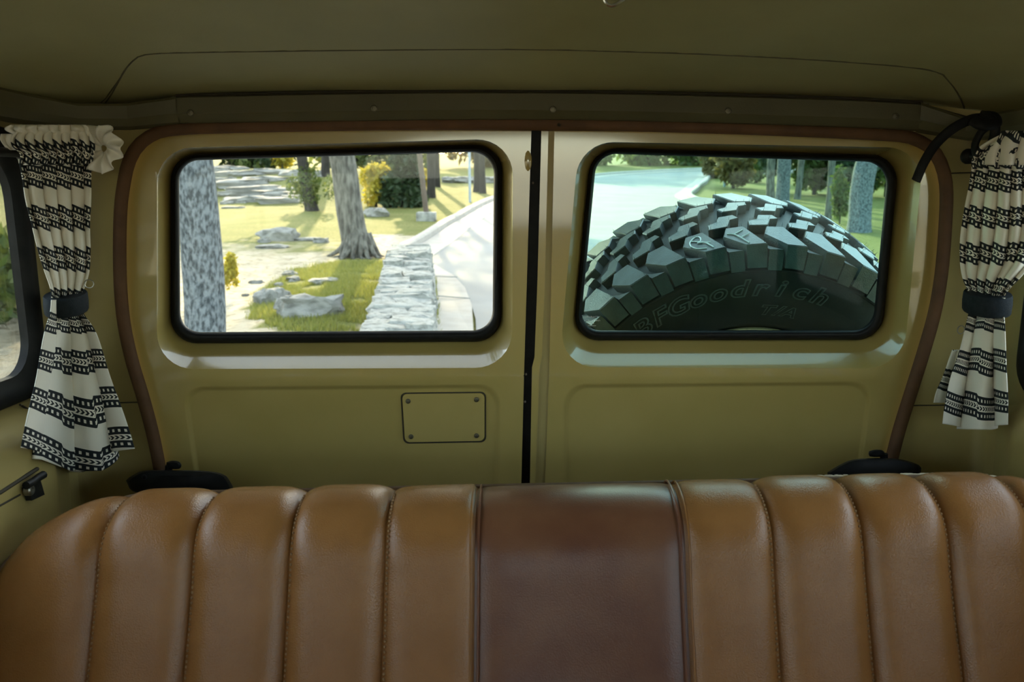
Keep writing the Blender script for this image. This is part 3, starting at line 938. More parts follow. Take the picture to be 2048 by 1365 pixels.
YL = lambda px: 1.235 + 0.115 * sm(30, 190, px)
cl = thing('curtain', P(150, 950, 1.30), 'black and white striped curtain tied beside the left rear pillar', 'curtain', 'striped tie-back curtains')
cloth('upper_drape', [(318, 36, 184, 0.5), (350, 42, 182, 0.9), (400, 48, 182, 1.2), (450, 62, 180, 1.25), (500, 76, 181, 1.2), (545, 90, 179, 1.1), (575, 100, 170, 0.9), (596, 103, 164, 0.6)], YL, 5, 0.014, cl, 3, 83, 0.35, nu=170, nv=80, skew=0.75)
YLL = lambda px: 1.145 + 0.20 * sm(25, 165, px)
cloth('lower_drape', [(600, 103, 163, 0.5), (625, 101, 166, 0.7), (660, 92, 190, 1.0), (700, 84, 206, 1.2), (750, 74, 221, 1.35), (800, 62, 238, 1.5), (850, 49, 255, 1.6), (890, 40, 268, 1.6)], YLL, 3, 0.022, cl, 8, 75, 0.02,
      hem=[(0, 6), (0.12, 22), (0.28, 30), (0.36, 52), (0.5, 55), (0.66, 52), (0.74, 22), (0.88, 20), (1, 8)], nu=190, nv=90, skew=0.95)
# gathered heading: dark patterned puff with a pale frill on top
cloth('gathered_heading', [(262, 34, 180, 0.6), (275, 22, 186, 1.2), (292, 24, 190, 1.5), (308, 40, 188, 1.2), (330, 38, 184, 0.6)], lambda px: YL(px) - 0.016, 9, 0.011, cl, 5, 88, 0.02, nu=200, nv=30, skew=0.6)
cloth('heading_frill', [(250, 20, 172, 1.6), (258, 14, 178, 1.8), (270, 30, 178, 0.8), (282, 40, 176, 0.3)], lambda px: YL(px) - 0.006, 7, 0.014, cl, 6, 400, 0.70, nu=200, nv=16, skew=0.9)
cloth('heading_frill', [(268, 2, 40, 1.4), (282, 0, 44, 1.2), (300, 18, 46, 0.6)], lambda px: YL(px) - 0.004, 2, 0.012, cl, 7, 400, 0.72, nu=60, nv=12, skew=0.8)
rosette(P(208, 297, 1.345), 0.030, cl, 2)
band(97, 168, 588, 624, lambda px: YL(px), cl, -0.002)
ring(P(178, 568, 1.30), 0.006, cl)

YR = lambda px: 1.35 - 0.10 * sm(1890, 2060, px)
cr = thing('curtain', P(1960, 870, 1.30), 'black and white striped curtain tied beside the right rear pillar under the black strap', 'curtain', 'striped tie-back curtains')
cloth('upper_drape', [(318, 1946, 2078, 0.6), (360, 1938, 2082, 1.0), (420, 1926, 2086, 1.3), (470, 1920, 2084, 1.4), (520, 1920, 2070, 1.3), (555, 1926, 2040, 1.1), (580, 1936, 2016, 0.8), (592, 1938, 2010, 0.6)], YR, 6, 0.014, cr, 13, 72, 0.1, nu=190, nv=80, skew=0.8)
cloth('lower_drape', [(596, 1938, 2010, 0.5), (625, 1936, 2008, 0.7), (660, 1926, 2010, 1.0), (710, 1914, 2012, 1.2), (760, 1900, 2014, 1.3), (810, 1891, 2018, 1.3), (850, 1886, 2019, 1.2)], YR, 2, 0.018, cr, 18, 82, 0.74,
      hem=[(0, -2), (0.2, 8), (0.6, 10), (1, 0)], nu=150, nv=90, skew=0.6)
cloth('back_flap', [(700, 1905, 1925, 0.3), (740, 1890, 1925, 0.6), (780, 1875, 1922, 0.8), (806, 1868, 1915, 0.8)], lambda px: YR(px) + 0.02, 1, 0.010, cr, 21, 82, 0.72, nu=40, nv=40, skew=0.4)
cloth('gathered_heading', [(270, 2000, 2090, 0.8), (285, 1975, 2095, 1.4), (300, 1955, 2095, 1.5), (325, 1940, 2085, 1.1), (338, 1944, 2080, 0.6)], lambda px: YR(px) - 0.014, 6, 0.012, cr, 15, 82, 0.0, nu=160, nv=30, skew=0.7)
cloth('heading_frill', [(262, 2004, 2095, 1.5), (272, 1994, 2095, 1.6), (300, 1978, 2092, 0.9), (330, 1972, 2085, 0.5)], lambda px: YR(px) - 0.022, 3, 0.016, cr, 16, 120, 0.62, nu=110, nv=16, skew=0.9)
band(1934, 2014, 586, 624, lambda px: YR(px), cr, 0.002)
ring(P(1922, 660, 1.31), 0.006, cr)

# black strap looped over the right rail
st = thing('strap', P(1840, 362, 1.33), 'black rubber strap knotted on the right rail with one end dangling', 'strap')
sp_ = catmull([(1832, 362, 1.325), (1848, 325, 1.33), (1872, 288, 1.335), (1905, 258, 1.335), (1940, 240, 1.335), (1965, 236, 1.34)], 40)
fixn(mk('strap_tail', tube([P(*q) for q in sp_], 0.0072, 12, True, 0.35), M['black'], st, angle=60))
kn = catmull([(1960, 232, 1.33), (1978, 236, 1.32), (1990, 255, 1.315), (1985, 285, 1.315), (1970, 305, 1.32), (1955, 310, 1.33), (1950, 290, 1.335), (1962, 265, 1.33), (1980, 248, 1.325), (1972, 232, 1.33)], 60)
fixn(mk('knot_loop', tube([P(*q) for q in kn], 0.0068, 12, True, 0.55), M['black'], st, angle=60))
kn = catmull([(1945, 240, 1.32), (1965, 250, 1.31), (1992, 246, 1.315), (1990, 232, 1.33), (1962, 228, 1.335)], 30)
fixn(mk('knot_wrap', tube([P(*q) for q in kn], 0.0085, 12, True, 0.6), M['black'], st, angle=60))
# ================================================================== spare wheel outside the right door
TILT = math.radians(18)
TC = Vector((0.452, 1.845, 1.311))
AX = Vector((0, math.cos(TILT), math.sin(TILT)))        # away from the car
UP = Vector((0, -math.sin(TILT), math.cos(TILT)))
RT = Vector((1, 0, 0))
wheel = thing('spare_tire', TC, 'black mud terrain spare tire with chunky tread outside the right rear window', 'tire')
wheel.rotation_euler = Matrix((RT, AX, UP)).transposed().to_euler()     # local x right, y away, z up
def wl(name, vf, m, angle=35, smooth=True, parent=None):
    """part given in wheel coordinates"""
    me = bpy.data.meshes.new(name)
    me.from_pydata([Vector(v) for v in vf[0]], [], vf[1])
    if smooth:
        me.polygons.foreach_set('use_smooth', [True] * len(me.polygons)); me.set_sharp_from_angle(angle=math.radians(angle))
    me.materials.append(m); me.update()
    o = bpy.data.objects.new(name, me); COL.objects.link(o); o.parent = parent or wheel
    fixn(o); return o
def pol(th, a, r): return Vector((math.sin(th) * r, a, math.cos(th) * r))
def lathe(prof, n=96):
    return loft([[pol(2 * math.pi * k / n, a, r) for k in range(n)] for r, a in prof])
half = [(0.216, 0.105), (0.222, 0.118), (0.235, 0.130), (0.26, 0.143), (0.29, 0.149), (0.32, 0.149), (0.344, 0.1455), (0.346, 0.1475), (0.349, 0.1475), (0.351, 0.144), (0.362, 0.141), (0.372, 0.136), (0.379, 0.124), (0.382, 0.10), (0.384, 0.05)]
wl('tire_carcass', lathe([(r, -a) for r, a in half] + [(0.385, 0)] + [(r, a) for r, a in half[::-1]], 128), M['sidewall'])
wl('wheel_rim', lathe([(0.19, -0.10), (0.205, -0.114), (0.214, -0.121), (0.221, -0.122), (0.2225, -0.116), (0.214, -0.106), (0.200, -0.09), (0.185, -0.02), (0.185, 0.06), (0.215, 0.115)]), M['chrome'])
wl('wheel_disc', lathe([(0.02, 0.02), (0.06, 0.01), (0.12, 0.02), (0.16, 0.045), (0.19, 0.05)]), M['steel'])
def rtop(a): return 0.4035 - 0.45 * a * a
def block(poly, top=rtop, base=0.377, near=None, low=(0.355, 0.1515)):
    """poly: (s, a) around block centre; points with |a|>=near run down the shoulder"""
    n = len(poly); cs = sum(p[0] for p in poly) / n; ca = sum(p[1] for p in poly) / n
    rings = [[], [], []]
    for s, a in poly:
        th = s / 0.40
        if near and abs(a) >= near: b = pol(th, math.copysign(low[1], a), low[0])
        else: b = pol(th, a, base)
        rings[0].append(b); rings[1].append(pol(th, a, top(a) - 0.0018))
        rings[2].append(pol((cs + (s - cs) * 0.95) / 0.40, ca + (a - ca) * 0.95, top(a)))
    return loft(rings, True, False, True)
NP = 34
PHI0 = math.radians(-5.4)
BIG = [(-0.024, -0.068), (0.008, -0.066), (0.037, -0.137), (-0.001, -0.139), (-0.035, -0.100)]
SMALL = [(0.027, -0.106), (0.044, -0.126), (0.068, -0.1415), (0.040, -0.1415)]
ZED = [(-0.032, -0.064), (-0.030, -0.044), (-0.013, -0.037), (-0.004, -0.014), (0.024, -0.010), (0.031, -0.026), (0.014, -0.033), (0.003, -0.062)]
flip = lambda p, ds=0: [(-s + ds, -a) for s, a in p]
rt2 = lambda a: 0.3855
pitch = 2 * math.pi / NP
kinds = [('shoulder_block', block(BIG, near=0.13), 0.0), ('shoulder_notch', block(SMALL, top=rt2, near=0.135, low=(0.350, 0.152)), 0.0),
         ('centre_block', block(ZED), -0.022), ('centre_block', block(flip(ZED)), 0.010),
         ('shoulder_block', block(flip(BIG), near=0.13), 0.030), ('shoulder_notch', block(flip(SMALL), top=rt2, near=0.135, low=(0.350, 0.152)), 0.030)]
BLK = {}
for nm, vf, ds in kinds:
    first = wl(nm, vf, M['tire'], angle=25)
    for k in range(NP):
        o = first if k == 0 else first.copy()
        if k: COL.objects.link(o); o.parent = wheel
        th = PHI0 + k * pitch + ds / 0.40
        o.rotation_euler = (0, th, 0)
        BLK.setdefault(nm + str(ds), []).append(o)
# moulding hairs on the tread
rnd = random.Random(11); vf = []
for k in range(NP):
    for poly, ds in ((BIG, 0), (ZED, -0.022), (flip(ZED), 0.010), (flip(BIG), 0.030)):
        for s, a in poly[::2] + [poly[1]]:
            th = PHI0 + k * pitch + (ds + s * 0.86) / 0.40
            aa = a * 0.96; r = rtop(aa)
            d = Vector((rnd.uniform(-1, 1), rnd.uniform(-1, 1), rnd.uniform(-1, 1))) * 0.0012
            p0, p1 = pol(th, aa, r - 0.001), pol(th, aa, r + rnd.uniform(0.004, 0.0075)) + d
            vf.append(tube([p0, p1], lambda t: 0.00042 * (1 - 0.6 * t), 3, True))
o = wl('moulding_hairs', join(*vf), M['tire'], smooth=False); o['kind'] = 'stuff'
# chalk letters R and F on two shoulder blocks
def chalk(strokes, k):
    blk = BLK['shoulder_block0.0'][k % NP]
    vf = []
    for st_ in strokes:
        pts = catmull(st_, 14) if len(st_) > 2 else st_
        vf.append(tube([pol(s / 0.40, a, rtop(a) + 0.0005) for s, a in pts], 0.0013, 5))
    o = wl('chalk_letter', join(*vf), M['chalk'], parent=blk)
chalk([[(-0.018, -0.090), (0.004, -0.106), (0.016, -0.130)], [(-0.021, -0.110), (-0.020, -0.094), (-0.008, -0.080), (0.000, -0.084), (-0.001, -0.098), (-0.008, -0.103)], [(-0.008, -0.103), (0.002, -0.105), (0.014, -0.110)], [(-0.021, -0.108), (-0.012, -0.122), (0.004, -0.128)]], -1)
chalk([[(-0.026, -0.092), (-0.012, -0.100), (0.005, -0.133)], [(-0.014, -0.096), (0.004, -0.082)], [(-0.004, -0.110), (0.012, -0.098)]], 0)
# raised sidewall lettering
def letter(ch, th, r, size, shear=0.25, outline=0.0012, squash=1.0):
    cu = bpy.data.curves.new('lettering', 'FONT')
    cu.body = ch; cu.size = size; cu.align_x = 'CENTER'; cu.shear = shear
    cu.fill_mode = 'NONE'; cu.bevel_depth = outline; cu.bevel_resolution = 1; cu.resolution_u = 4; cu.offset = 0.0008
    t = bpy.data.objects.new('tmp', cu); COL.objects.link(t)
    dg = bpy.context.evaluated_depsgraph_get()
    me = bpy.data.meshes.new_from_object(t.evaluated_get(dg))
    bpy.data.objects.remove(t)
    for v in me.vertices:
        x, y, z = v.co
        rr = r + y * squash
        aa = -(interp([(rq, aq) for rq, aq in half[:12]], rr) + 0.0004) - z * 0.6
        v.co = pol(th + x * 1.3 / r, aa, rr)
    me.materials.append(M['letter'])
    o = bpy.data.objects.new('raised_letter', me); COL.objects.link(o); o.parent = wheel
for k, ch in enumerate('BFGoodrich'):
    letter(ch, math.radians(-43 + 6.85 * k), 0.300, 0.044)
for k, ch in enumerate('T/A'):
    letter(ch, math.radians(2 + 4.6 * k), 0.258, 0.030, outline=0.0007)

# bumper-mounted carrier that holds the wheel
ca = thing('tire_carrier', Vector((0.452, 1.90, 0.60)), 'black steel spare tire carrier behind the wheel', 'carrier')
q = TC + AX * 0.03
fixn(mk('carrier_post', tube([Vector((0.452, 2.02, 0.62)), Vector((0.452, 2.06, 1.0)), q + AX * 0.20, q + AX * 0.05], 0.03, 12), M['black'], ca))
fixn(mk('carrier_hub', tube([q + AX * 0.012, q + AX * 0.08], 0.05, 16), M['black'], ca))
bp_ = mk('rear_bumper', box((0.03, 1.85, 0.58), (1.7, 0.5, 0.16), 0.02), M['black']); tag(bp_, 'black steel rear bumper below the doors', 'bumper')

# etched maker's mark in the corner of the right window
vfs = [tube([P(1172, 652, YD + 0.0625), P(1192, 652, YD + 0.0625)], 0.0003, 4)]
rnd = random.Random(3)
for y, x0, x1, h in ((634, 1172, 1196, 3.2), (641.5, 1165, 1201, 3.0), (646.5, 1177, 1189, 3.4)):
    x = x0
    while x < x1:
        w_ = rnd.uniform(1.6, 2.6)
        a_, b_ = rnd.uniform(0, w_), rnd.uniform(0, w_)
        vfs.append(tube([P(x + a_, y - h / 2, YD + 0.0625), P(x + b_, y + h / 2, YD + 0.0625)], 0.00022, 3))
        vfs.append(tube([P(x, y + rnd.uniform(-h, h) / 2, YD + 0.0625), P(x + w_, y + rnd.uniform(-h, h) / 2, YD + 0.0625)], 0.00022, 3))
        x += w_ + 0.7
o = mk('etched_mark', join(*vfs), M['chalk'], dr, smooth=False); o['label'] = 'tiny etched mark in the glass corner'

# ================================================================== the park outside
def frange(a, b, s):
    r = []; x = a
    while x < b - 1e-6: r.append(x); x += s
    return r
xs = frange(-70, -13, 3) + frange(-13, 14, 0.3) + frange(14, 75, 3) + [75]
ys = frange(-40, 5, 3) + frange(5, 46, 0.3) + frange(46, 125, 3) + [125]
V = []; soil = []
MOUND = [(498, 640), (512, 596), (560, 560), (590, 540), (640, 532), (690, 520), (772, 516), (775, 560), (735, 640), (720, 665), (640, 664), (560, 660)]
def inpoly(p, poly):
    c = False; x, y = p; n = len(poly)
    for i in range(n):
        x0, y0 = poly[i]; x1, y1 = poly[i - 1]
        if (y0 > y) != (y1 > y) and x < (x1 - x0) * (y - y0) / (y1 - y0) + x0: c = not c
    return c
for y in ys:
    for x in xs:
        z = gz(x, y); V.append(Vector((x, y, z)))
        s = 0.12
        if y > 5:
            px, py = proj(Vector((x, y, z)))
            if px < 900:
                if inpoly((px, py), MOUND): s = 0.05
                elif py > 545: s = 0.85
                elif py > 478:
                    s = 0.35 + 0.45 * sm(480, 540, py)
                    if px > 730: s = 0.9 if py > 468 else 0.3
                elif px > 740 and py > 470: s = 0.85
        if y < 5: s = 0.8
        soil.append(s)
nx = len(xs)
Fc = [(j * nx + i, j * nx + i + 1, (j + 1) * nx + i + 1, (j + 1) * nx + i) for j in range(len(ys) - 1) for i in range(nx - 1)]
gr = mk('lawn', (V, Fc), M['ground'], angle=180, origin=(0, 0, 0))
at = gr.data.attributes.new('soil', 'FLOAT', 'POINT'); at.data.foreach_set('value', soil)
tag(gr, 'park lawn and bare earth rising away behind the vehicle', None, kind='structure')

# road, gutter, kerbs
LP = [(-2.2, -40), (-2.2, -10), (-1.7, 3.0), (-0.9, 7.0)] + [tuple(G(x, y)[:2]) for x, y in ((948, 690), (944, 620), (930, 583), (905, 556), (872, 538), (850, 520), (880, 490), (930, 452), (985, 420))]
far = [tuple(G(x, y)[:2]) for x, y in ((1060, 388), (1185, 358), (1290, 349), (1440, 342.5))]
LP += far + [(24, 66), (45, 70), (75, 73)]
RP = [(6.0, -40), (6.0, -10), (6.0, 3), (6.0, 8), (6.0, 12), (6.1, 17), (6.2, 22), (6.3, 27), (6.5, 31)] + [tuple(G(x, y)[:2]) for x, y in ((1372, 396), (1386, 382), (1402, 369), (1440, 352))] + [(19, 58.5), (30, 61), (50, 64), (75, 66)]
def res(p, n): return [Vector((a, b)) for a, b in catmull(p, n)]
Lr, Rr = res(LP, 160), res(RP, 160)
V = []; NA = 14
for a, b in zip(Lr, Rr):
    for k in range(NA + 1):
        p = a + (b - a) * (k / NA); V.append(Vector((p.x, p.y, gz(p.x, p.y) + 0.035)))
Fc = [(j * (NA + 1) + i, j * (NA + 1) + i + 1, (j + 1) * (NA + 1) + i + 1, (j + 1) * (NA + 1) + i) for j in range(len(Lr) - 1) for i in range(NA)]
o = mk('road', (V, Fc), M['road'], angle=180); tag(o, 'pale grey asphalt park road curving to the right', None, kind='structure')
def ribbon(path, prof, side=1):
    rings = []
    for i, p in enumerate(path):
        d = (path[min(len(path) - 1, i + 1)] - path[max(0, i - 1)]).normalized()
        n = Vector((-d.y, d.x)) * side
        rings.append([Vector((p.x + n.x * o_, p.y + n.y * o_, gz(p.x + n.x * o_, p.y + n.y * o_) + h)) for o_, h in prof])
    return loft(rings, False)
CB = res([tuple(G(x, y)[:2]) for x, y in ((797, 519), (830, 499), (870, 474), (920, 442), (985, 406))] + [tuple(G(x, y)[:2]) for x, y in ((1060, 380), (1185, 355), (1290, 346.5), (1440, 340))] + [(24, 67.5), (45, 71.5)], 90)
kb = thing('kerb', (CB[0].x, CB[0].y, gz(*CB[0])), 'pale rounded concrete kerb with gutter along the left road edge', 'kerb')
fixn(mk('kerb_stone', ribbon(CB, [(0.24, -0.05), (0.24, 0.15), (0.20, 0.18), (0.06, 0.18), (0.02, 0.15), (0.0, 0.0)]), M['concrete'], kb, angle=40))
fixn(mk('gutter', ribbon(CB, [(0.0, 0.055), (-0.62, 0.05), (-0.64, 0.0)]), M['concrete'], kb, angle=40))
p = CB[0]; d = (CB[1] - CB[0]).normalized(); n = Vector((-d.y, d.x))
c = p + n * 0.12
fixn(mk('kerb_end', ball((c.x, c.y, gz(c.x, c.y) + 0.02), (0.15, 0.22, 0.165)), M['concrete'], kb))
KR = Rr[20:150]
k2 = thing('kerb', (KR[30].x, KR[30].y, gz(*KR[30])), 'pale concrete kerb curving round the right side of the road', 'kerb')
fixn(mk('kerb_stone', ribbon(KR, [(-0.45, 0.0), (-0.45, 0.055), (0.0, 0.055), (0.02, 0.15), (0.06, 0.18), (0.2, 0.18), (0.24, 0.14), (0.24, -0.05)], -1), M['concrete'], k2, angle=40))
# concrete apron beside the stone wall
AP = [(948, 690), (944, 620), (930, 583), (905, 556), (872, 538), (850, 522), (835, 530), (858, 560), (862, 620), (858, 700), (858, 760), (960, 760)]
top = [G(x, y) + Vector((0, 0, 0.06)) for x, y in AP]; bot = [p - Vector((0, 0, 0.15)) for p in top]
ap = fixn(mk('pavement', loft([bot, top], True, False, True), M['concrete'], smooth=False)); tag(ap, 'pale concrete apron between stone wall and road', None, kind='structure')
for a_, b_ in (((862, 600), (940, 606)), ((860, 560), (915, 562))):
    p0, p1 = G(*a_) + Vector((0, 0, 0.061)), G(*b_) + Vector((0, 0, 0.061))
    fixn(mk('slab_joint', tube([p0, (p0 + p1) / 2, p1], 0.008, 5), M['rock'], ap))

# ---- stones
def stone_mesh(seed, rough=0.12, sub=2, name='stone', boxy=0.5, m='stone'):
    bm = bmesh.new()
    bmesh.ops.create_cube(bm, size=1.0)
    bmesh.ops.subdivide_edges(bm, edges=list(bm.edges), cuts=sub, use_grid_fill=True)
    for v in bm.verts:
        n = v.co.normalized() * 0.62
        v.co = v.co * boxy + n * (1 - boxy)
        q = v.co * 2.3 + Vector((seed * 7.1, seed * 3.3, 0))
        v.co += Vector((noise.noise(q), noise.noise(q + Vector((9, 0, 0))), noise.noise(q + Vector((0, 9, 0))))) * rough
    me = bpy.data.meshes.new(name); bm.to_mesh(me); bm.free()
    me.polygons.foreach_set('use_smooth', [True] * len(me.polygons)); me.set_sharp_from_angle(angle=math.radians(38))
    me.materials.append(M[m]); return me
SM = [stone_mesh(k, 0.16, 2, 'wall_stone', 0.72) for k in range(10)]
RM = [stone_mesh(k + 40, 0.30, 5, 'rock', 0.45, 'rock') for k in range(6)]
LM = [stone_mesh(k + 70, 0.24, 4, 'slab', 0.7, 'rock') for k in range(6)]
def put(name, me, parent, c, s, rot):
    o = bpy.data.objects.new(name, me); COL.objects.link(o)
    c = Vector(c)
    if parent: o.parent = parent; o.location = c - WL[parent.name]
    else: o.location = c
    o.scale = s; o.rotation_euler = rot
    return o
rnd = random.Random(21)
WA, WB = P(790, 650, 7.2), P(822, 522, 14.2)
w0, w1 = Vector((WA.x + 0.03, 7.0)), Vector((WB.x, 14.2))
wd = (w1 - w0); wlen = wd.length; wd.normalize(); wn_ = Vector((wd.y, -wd.x))
HW, HT = 0.30, 0.50
sw = thing('stone_wall', (w0.x + wd.x * wlen / 2, w0.y + wd.y * wlen / 2, 0), 'low limestone wall of stacked rough stones beside the road', 'stone wall')
core = []
for t in (0, 0.25, 0.5, 0.75, 1):
    c = w0 + wd * wlen * t; g = gz(c.x, c.y)
    core.append([Vector((c.x + wn_.x * a, c.y + wn_.y * a, g + h)) for a, h in ((-HW * 0.85, -0.1), (HW * 0.85, -0.1), (HW * 0.85, HT - 0.07), (-HW * 0.85, HT - 0.07))])
fixn(mk('mortar_core', loft(core, True, True, True), M['rock'], sw, smooth=False))
ang = math.atan2(wd.y, wd.x) - math.pi / 2
def wstone(t, a, h, sx, sy, sz):
    c = w0 + wd * t + wn_ * a
    put('wall_stone', rnd.choice(SM), sw, (c.x, c.y, gz(c.x, c.y) + h), (sx, sy, sz), (rnd.uniform(-.08, .08), rnd.uniform(-.08, .08), ang + rnd.choice((0, math.pi)) + rnd.uniform(-.12, .12)))
t = 0.1
while t < wlen:
    L_ = rnd.uniform(0.22, 0.42)
    cuts = rnd.choice(([0.6], [0.36, 0.24], [0.25, 0.35], [0.22, 0.38]))
    a = -HW
    for w_ in cuts:
        wstone(t + L_ / 2, a + w_ / 2, HT - 0.05 + rnd.uniform(-.02, .025), w_ * 0.99, L_ * 1.03, rnd.uniform(0.15, 0.20))
        a += w_
    t += L_
for side in (-1, 1):
    for row in range(3):
        t = 0.0
        while t < wlen:
            L_ = rnd.uniform(0.24, 0.5)
            wstone(t + L_ / 2, side * (HW - 0.06 + rnd.uniform(-.015, .02)), 0.06 + row * 0.14, 0.18, L_ * 1.02, 0.165)
            t += L_

def rock(px, py, wpx, hpx, label, k, depth=0.7, rz=0.0, name='rock', me=None, sink=0.25, group=None):
    g = G(px, py); sc = (g - EYE).length / F
    w_ = wpx * sc; h = hpx * sc
    o = put(name, me or RM[k % len(RM)], None, g + Vector((0, w_ * depth * 0.4, h * (0.5 - sink))), (w_, w_ * depth, h * 1.25), (0, 0, rz))
    o.data = o.data
    tag(o, label, 'rock', group or 'loose rocks on the park ground'); return o
rock(618, 634, 108, 40, 'long grey boulder in the grass in front of the tree', 0, 0.6, 0.1)
rock(580, 630, 48, 38, 'dark upright rock against the left end of the long boulder', 1, 0.7, 0.5)
rock(536, 608, 52, 28, 'pale rounded rock at the left edge of the green mound', 2, 0.8, 1.0)
rock(566, 600, 26, 16, 'small pale stone between rounded rock and boulder', 3, 0.8)
rock(648, 568, 46, 10, 'flat pale stone lying in the green mound', 4, 0.8, 0.2)
rock(578, 555, 24, 12, 'small dark stone at the top left of the mound', 5, 0.9)
rock(586, 563, 22, 9, 'small pale stone just below the dark stone', 3, 0.9, 1)
rock(556, 576, 16, 10, 'small stone on the bare earth edge above the rounded rock', 1, 0.9, 2)
rock(556, 482, 66, 24, 'weathered long rock lying on the lawn left of the tree', 4, 0.5, -0.15)
rock(526, 486, 20, 8, 'little rock at the left of the long lawn rock', 2, 0.8)
rock(540, 497, 50, 7, 'flat white stone slab flush with the worn lawn', 5, 0.8)
rock(640, 486, 26, 10, 'pale stone on the lawn close to the trunk', 0, 0.8)
rock(612, 482, 60, 6, 'low flat stone line across the lawn', 3, 0.5)
rock(752, 434, 40, 18, 'pale grey rock right behind the middle tree trunk', 1, 0.7)
rock(510, 567, 24, 6, 'dark flat stone in the bare earth', 2, 0.8)
rock(490, 593, 12, 5, 'tiny dark stone on the bare earth path', 4, 0.8)
oc = thing('rock_outcrop', G(510, 400), 'layered grey limestone outcrop on the bank at the left', 'rock outcrop')
slabs = [(455, 353, 60, 9), (500, 350, 70, 8), (545, 348, 60, 9), (440, 366, 40, 9), (480, 372, 80, 11), (530, 362, 70, 8), (508, 383, 88, 10), (470, 392, 60, 9), (545, 384, 60, 8),
         (520, 394, 95, 11), (565, 395, 60, 10), (500, 404, 80, 10), (560, 407, 75, 10), (585, 401, 45, 9), (448, 410, 20, 6), (474, 408, 30, 6), (430, 345, 40, 10), (590, 352, 50, 10), (625, 355, 40, 12), (462, 340, 50, 7), (600, 366, 40, 8), (460, 418, 34, 4)]
for k, (x, y, w_, h) in enumerate(slabs):
    g = G(x, y); sc = (g - EYE).length / F
    put('slab', LM[k % 6], oc, g + Vector((0, 0.3, h * sc * 0.25)), (w_ * sc * 1.1, w_ * sc * 0.6, h * sc * 1.5), (rnd.uniform(-.05, .05), rnd.uniform(-.06, .06), rnd.uniform(-.3, .3)))
lw = thing('low_ledge', G(935, 368), 'dark low stone ledge on the far lawn by the kerb', 'stone ledge')
for x, w_ in ((902, 30), (925, 32), (950, 32), (975, 34), (1000, 30)):
    g = G(x, 366); sc = (g - EYE).length / F
    put('ledge_stone', LM[x % 6], lw, g + Vector((0, 0, 5 * sc)), (w_ * sc * 1.1, 0.8, 13 * sc), (0, 0, 0.05))

# ---- trees
def trunk_vf(base, topp, r0, r1, flare=1.5, seed=0, n=20, m=26, rough=0.06, flare_h=0.10):
    rings = []
    base, topp = Vector(base), Vector(topp)
    for j in range(m + 1):
        t = j / m
        c = base + (topp - base) * t
        c += Vector((noise.noise(Vector((t * 3, seed, 0))), noise.noise(Vector((t * 3, seed, 5))), 0)) * r0 * 0.5 * min(1, t * 6)
        r = r0 + (r1 - r0) * t
        r *= 1 + (flare - 1) * max(0, 1 - t / flare_h) ** 2
        rings.append([c + Vector((math.cos(a), math.sin(a), 0)) * r * (1 + rough * noise.noise(Vector((math.cos(a) * 2, math.sin(a) * 2, t * 9 + seed)))
                      + (0.22 * (flare - 1) * math.cos(5 * a + seed) * max(0, 1 - t / flare_h))) for a in [2 * math.pi * k / n for k in range(n)]])
    return loft(rings, True, False, True)
def leaves(n, blobs, size, seed, droop=0.3):
    """leaf quads filling ellipsoid shells; blobs = (centre, radii)"""
    r = random.Random(seed); V, Fc = [], []
    vol = [b[1][0] * b[1][1] * b[1][2] for b in blobs]; tot = sum(vol)
    for (c, rad), v in zip(blobs, vol):
        for _ in range(int(n * v / tot)):
            while True:
                d = Vector((r.uniform(-1, 1), r.uniform(-1, 1), r.uniform(-1, 1)))
                if 0.05 < d.length < 1: break
            d *= (0.55 + 0.45 * r.random()) / max(d.length, 0.55)
            p = Vector(c) + Vector((d.x * rad[0], d.y * rad[1], d.z * rad[2]))
            nrm = Vector((r.uniform(-1, 1), r.uniform(-1, 1), r.uniform(-0.6, 1))).normalized()
            a = nrm.orthogonal().normalized(); a = (Matrix.Rotation(r.uniform(0, 6.28), 3, nrm) @ a); b = nrm.cross(a)
            s = size * r.uniform(0.6, 1.3)
            i = len(V)
            V += [p - a * s, p - b * s * 0.45, p + a * s, p + b * s * 0.45]
            Fc.append((i, i + 1, i + 2, i + 3))
    return V, Fc
def cloud(name, n, blobs, size, seed, m, parent, base=None):
    o = mk(name, leaves(n, blobs, size, seed), m, parent, smooth=False)
    o['kind'] = 'stuff'; return o
def branches(base, h0, r, seed, n=5, L_=2.0):
    rr = random.Random(seed); vf = []
    for k in range(n):
        a = rr.uniform(0, 6.28); z = h0 + rr.uniform(-0.6, 1.4)
        p = Vector(base) + Vector((0, 0, z)); e = p + Vector((math.cos(a) * L_, math.sin(a) * L_, L_ * rr.uniform(0.5, 1.0)))
        vf.append(tube([p, p + (e - p) * 0.5 + Vector((0, 0, -0.1)), e], lambda t: r * (1 - 0.75 * t), 8))
    return join(*vf)

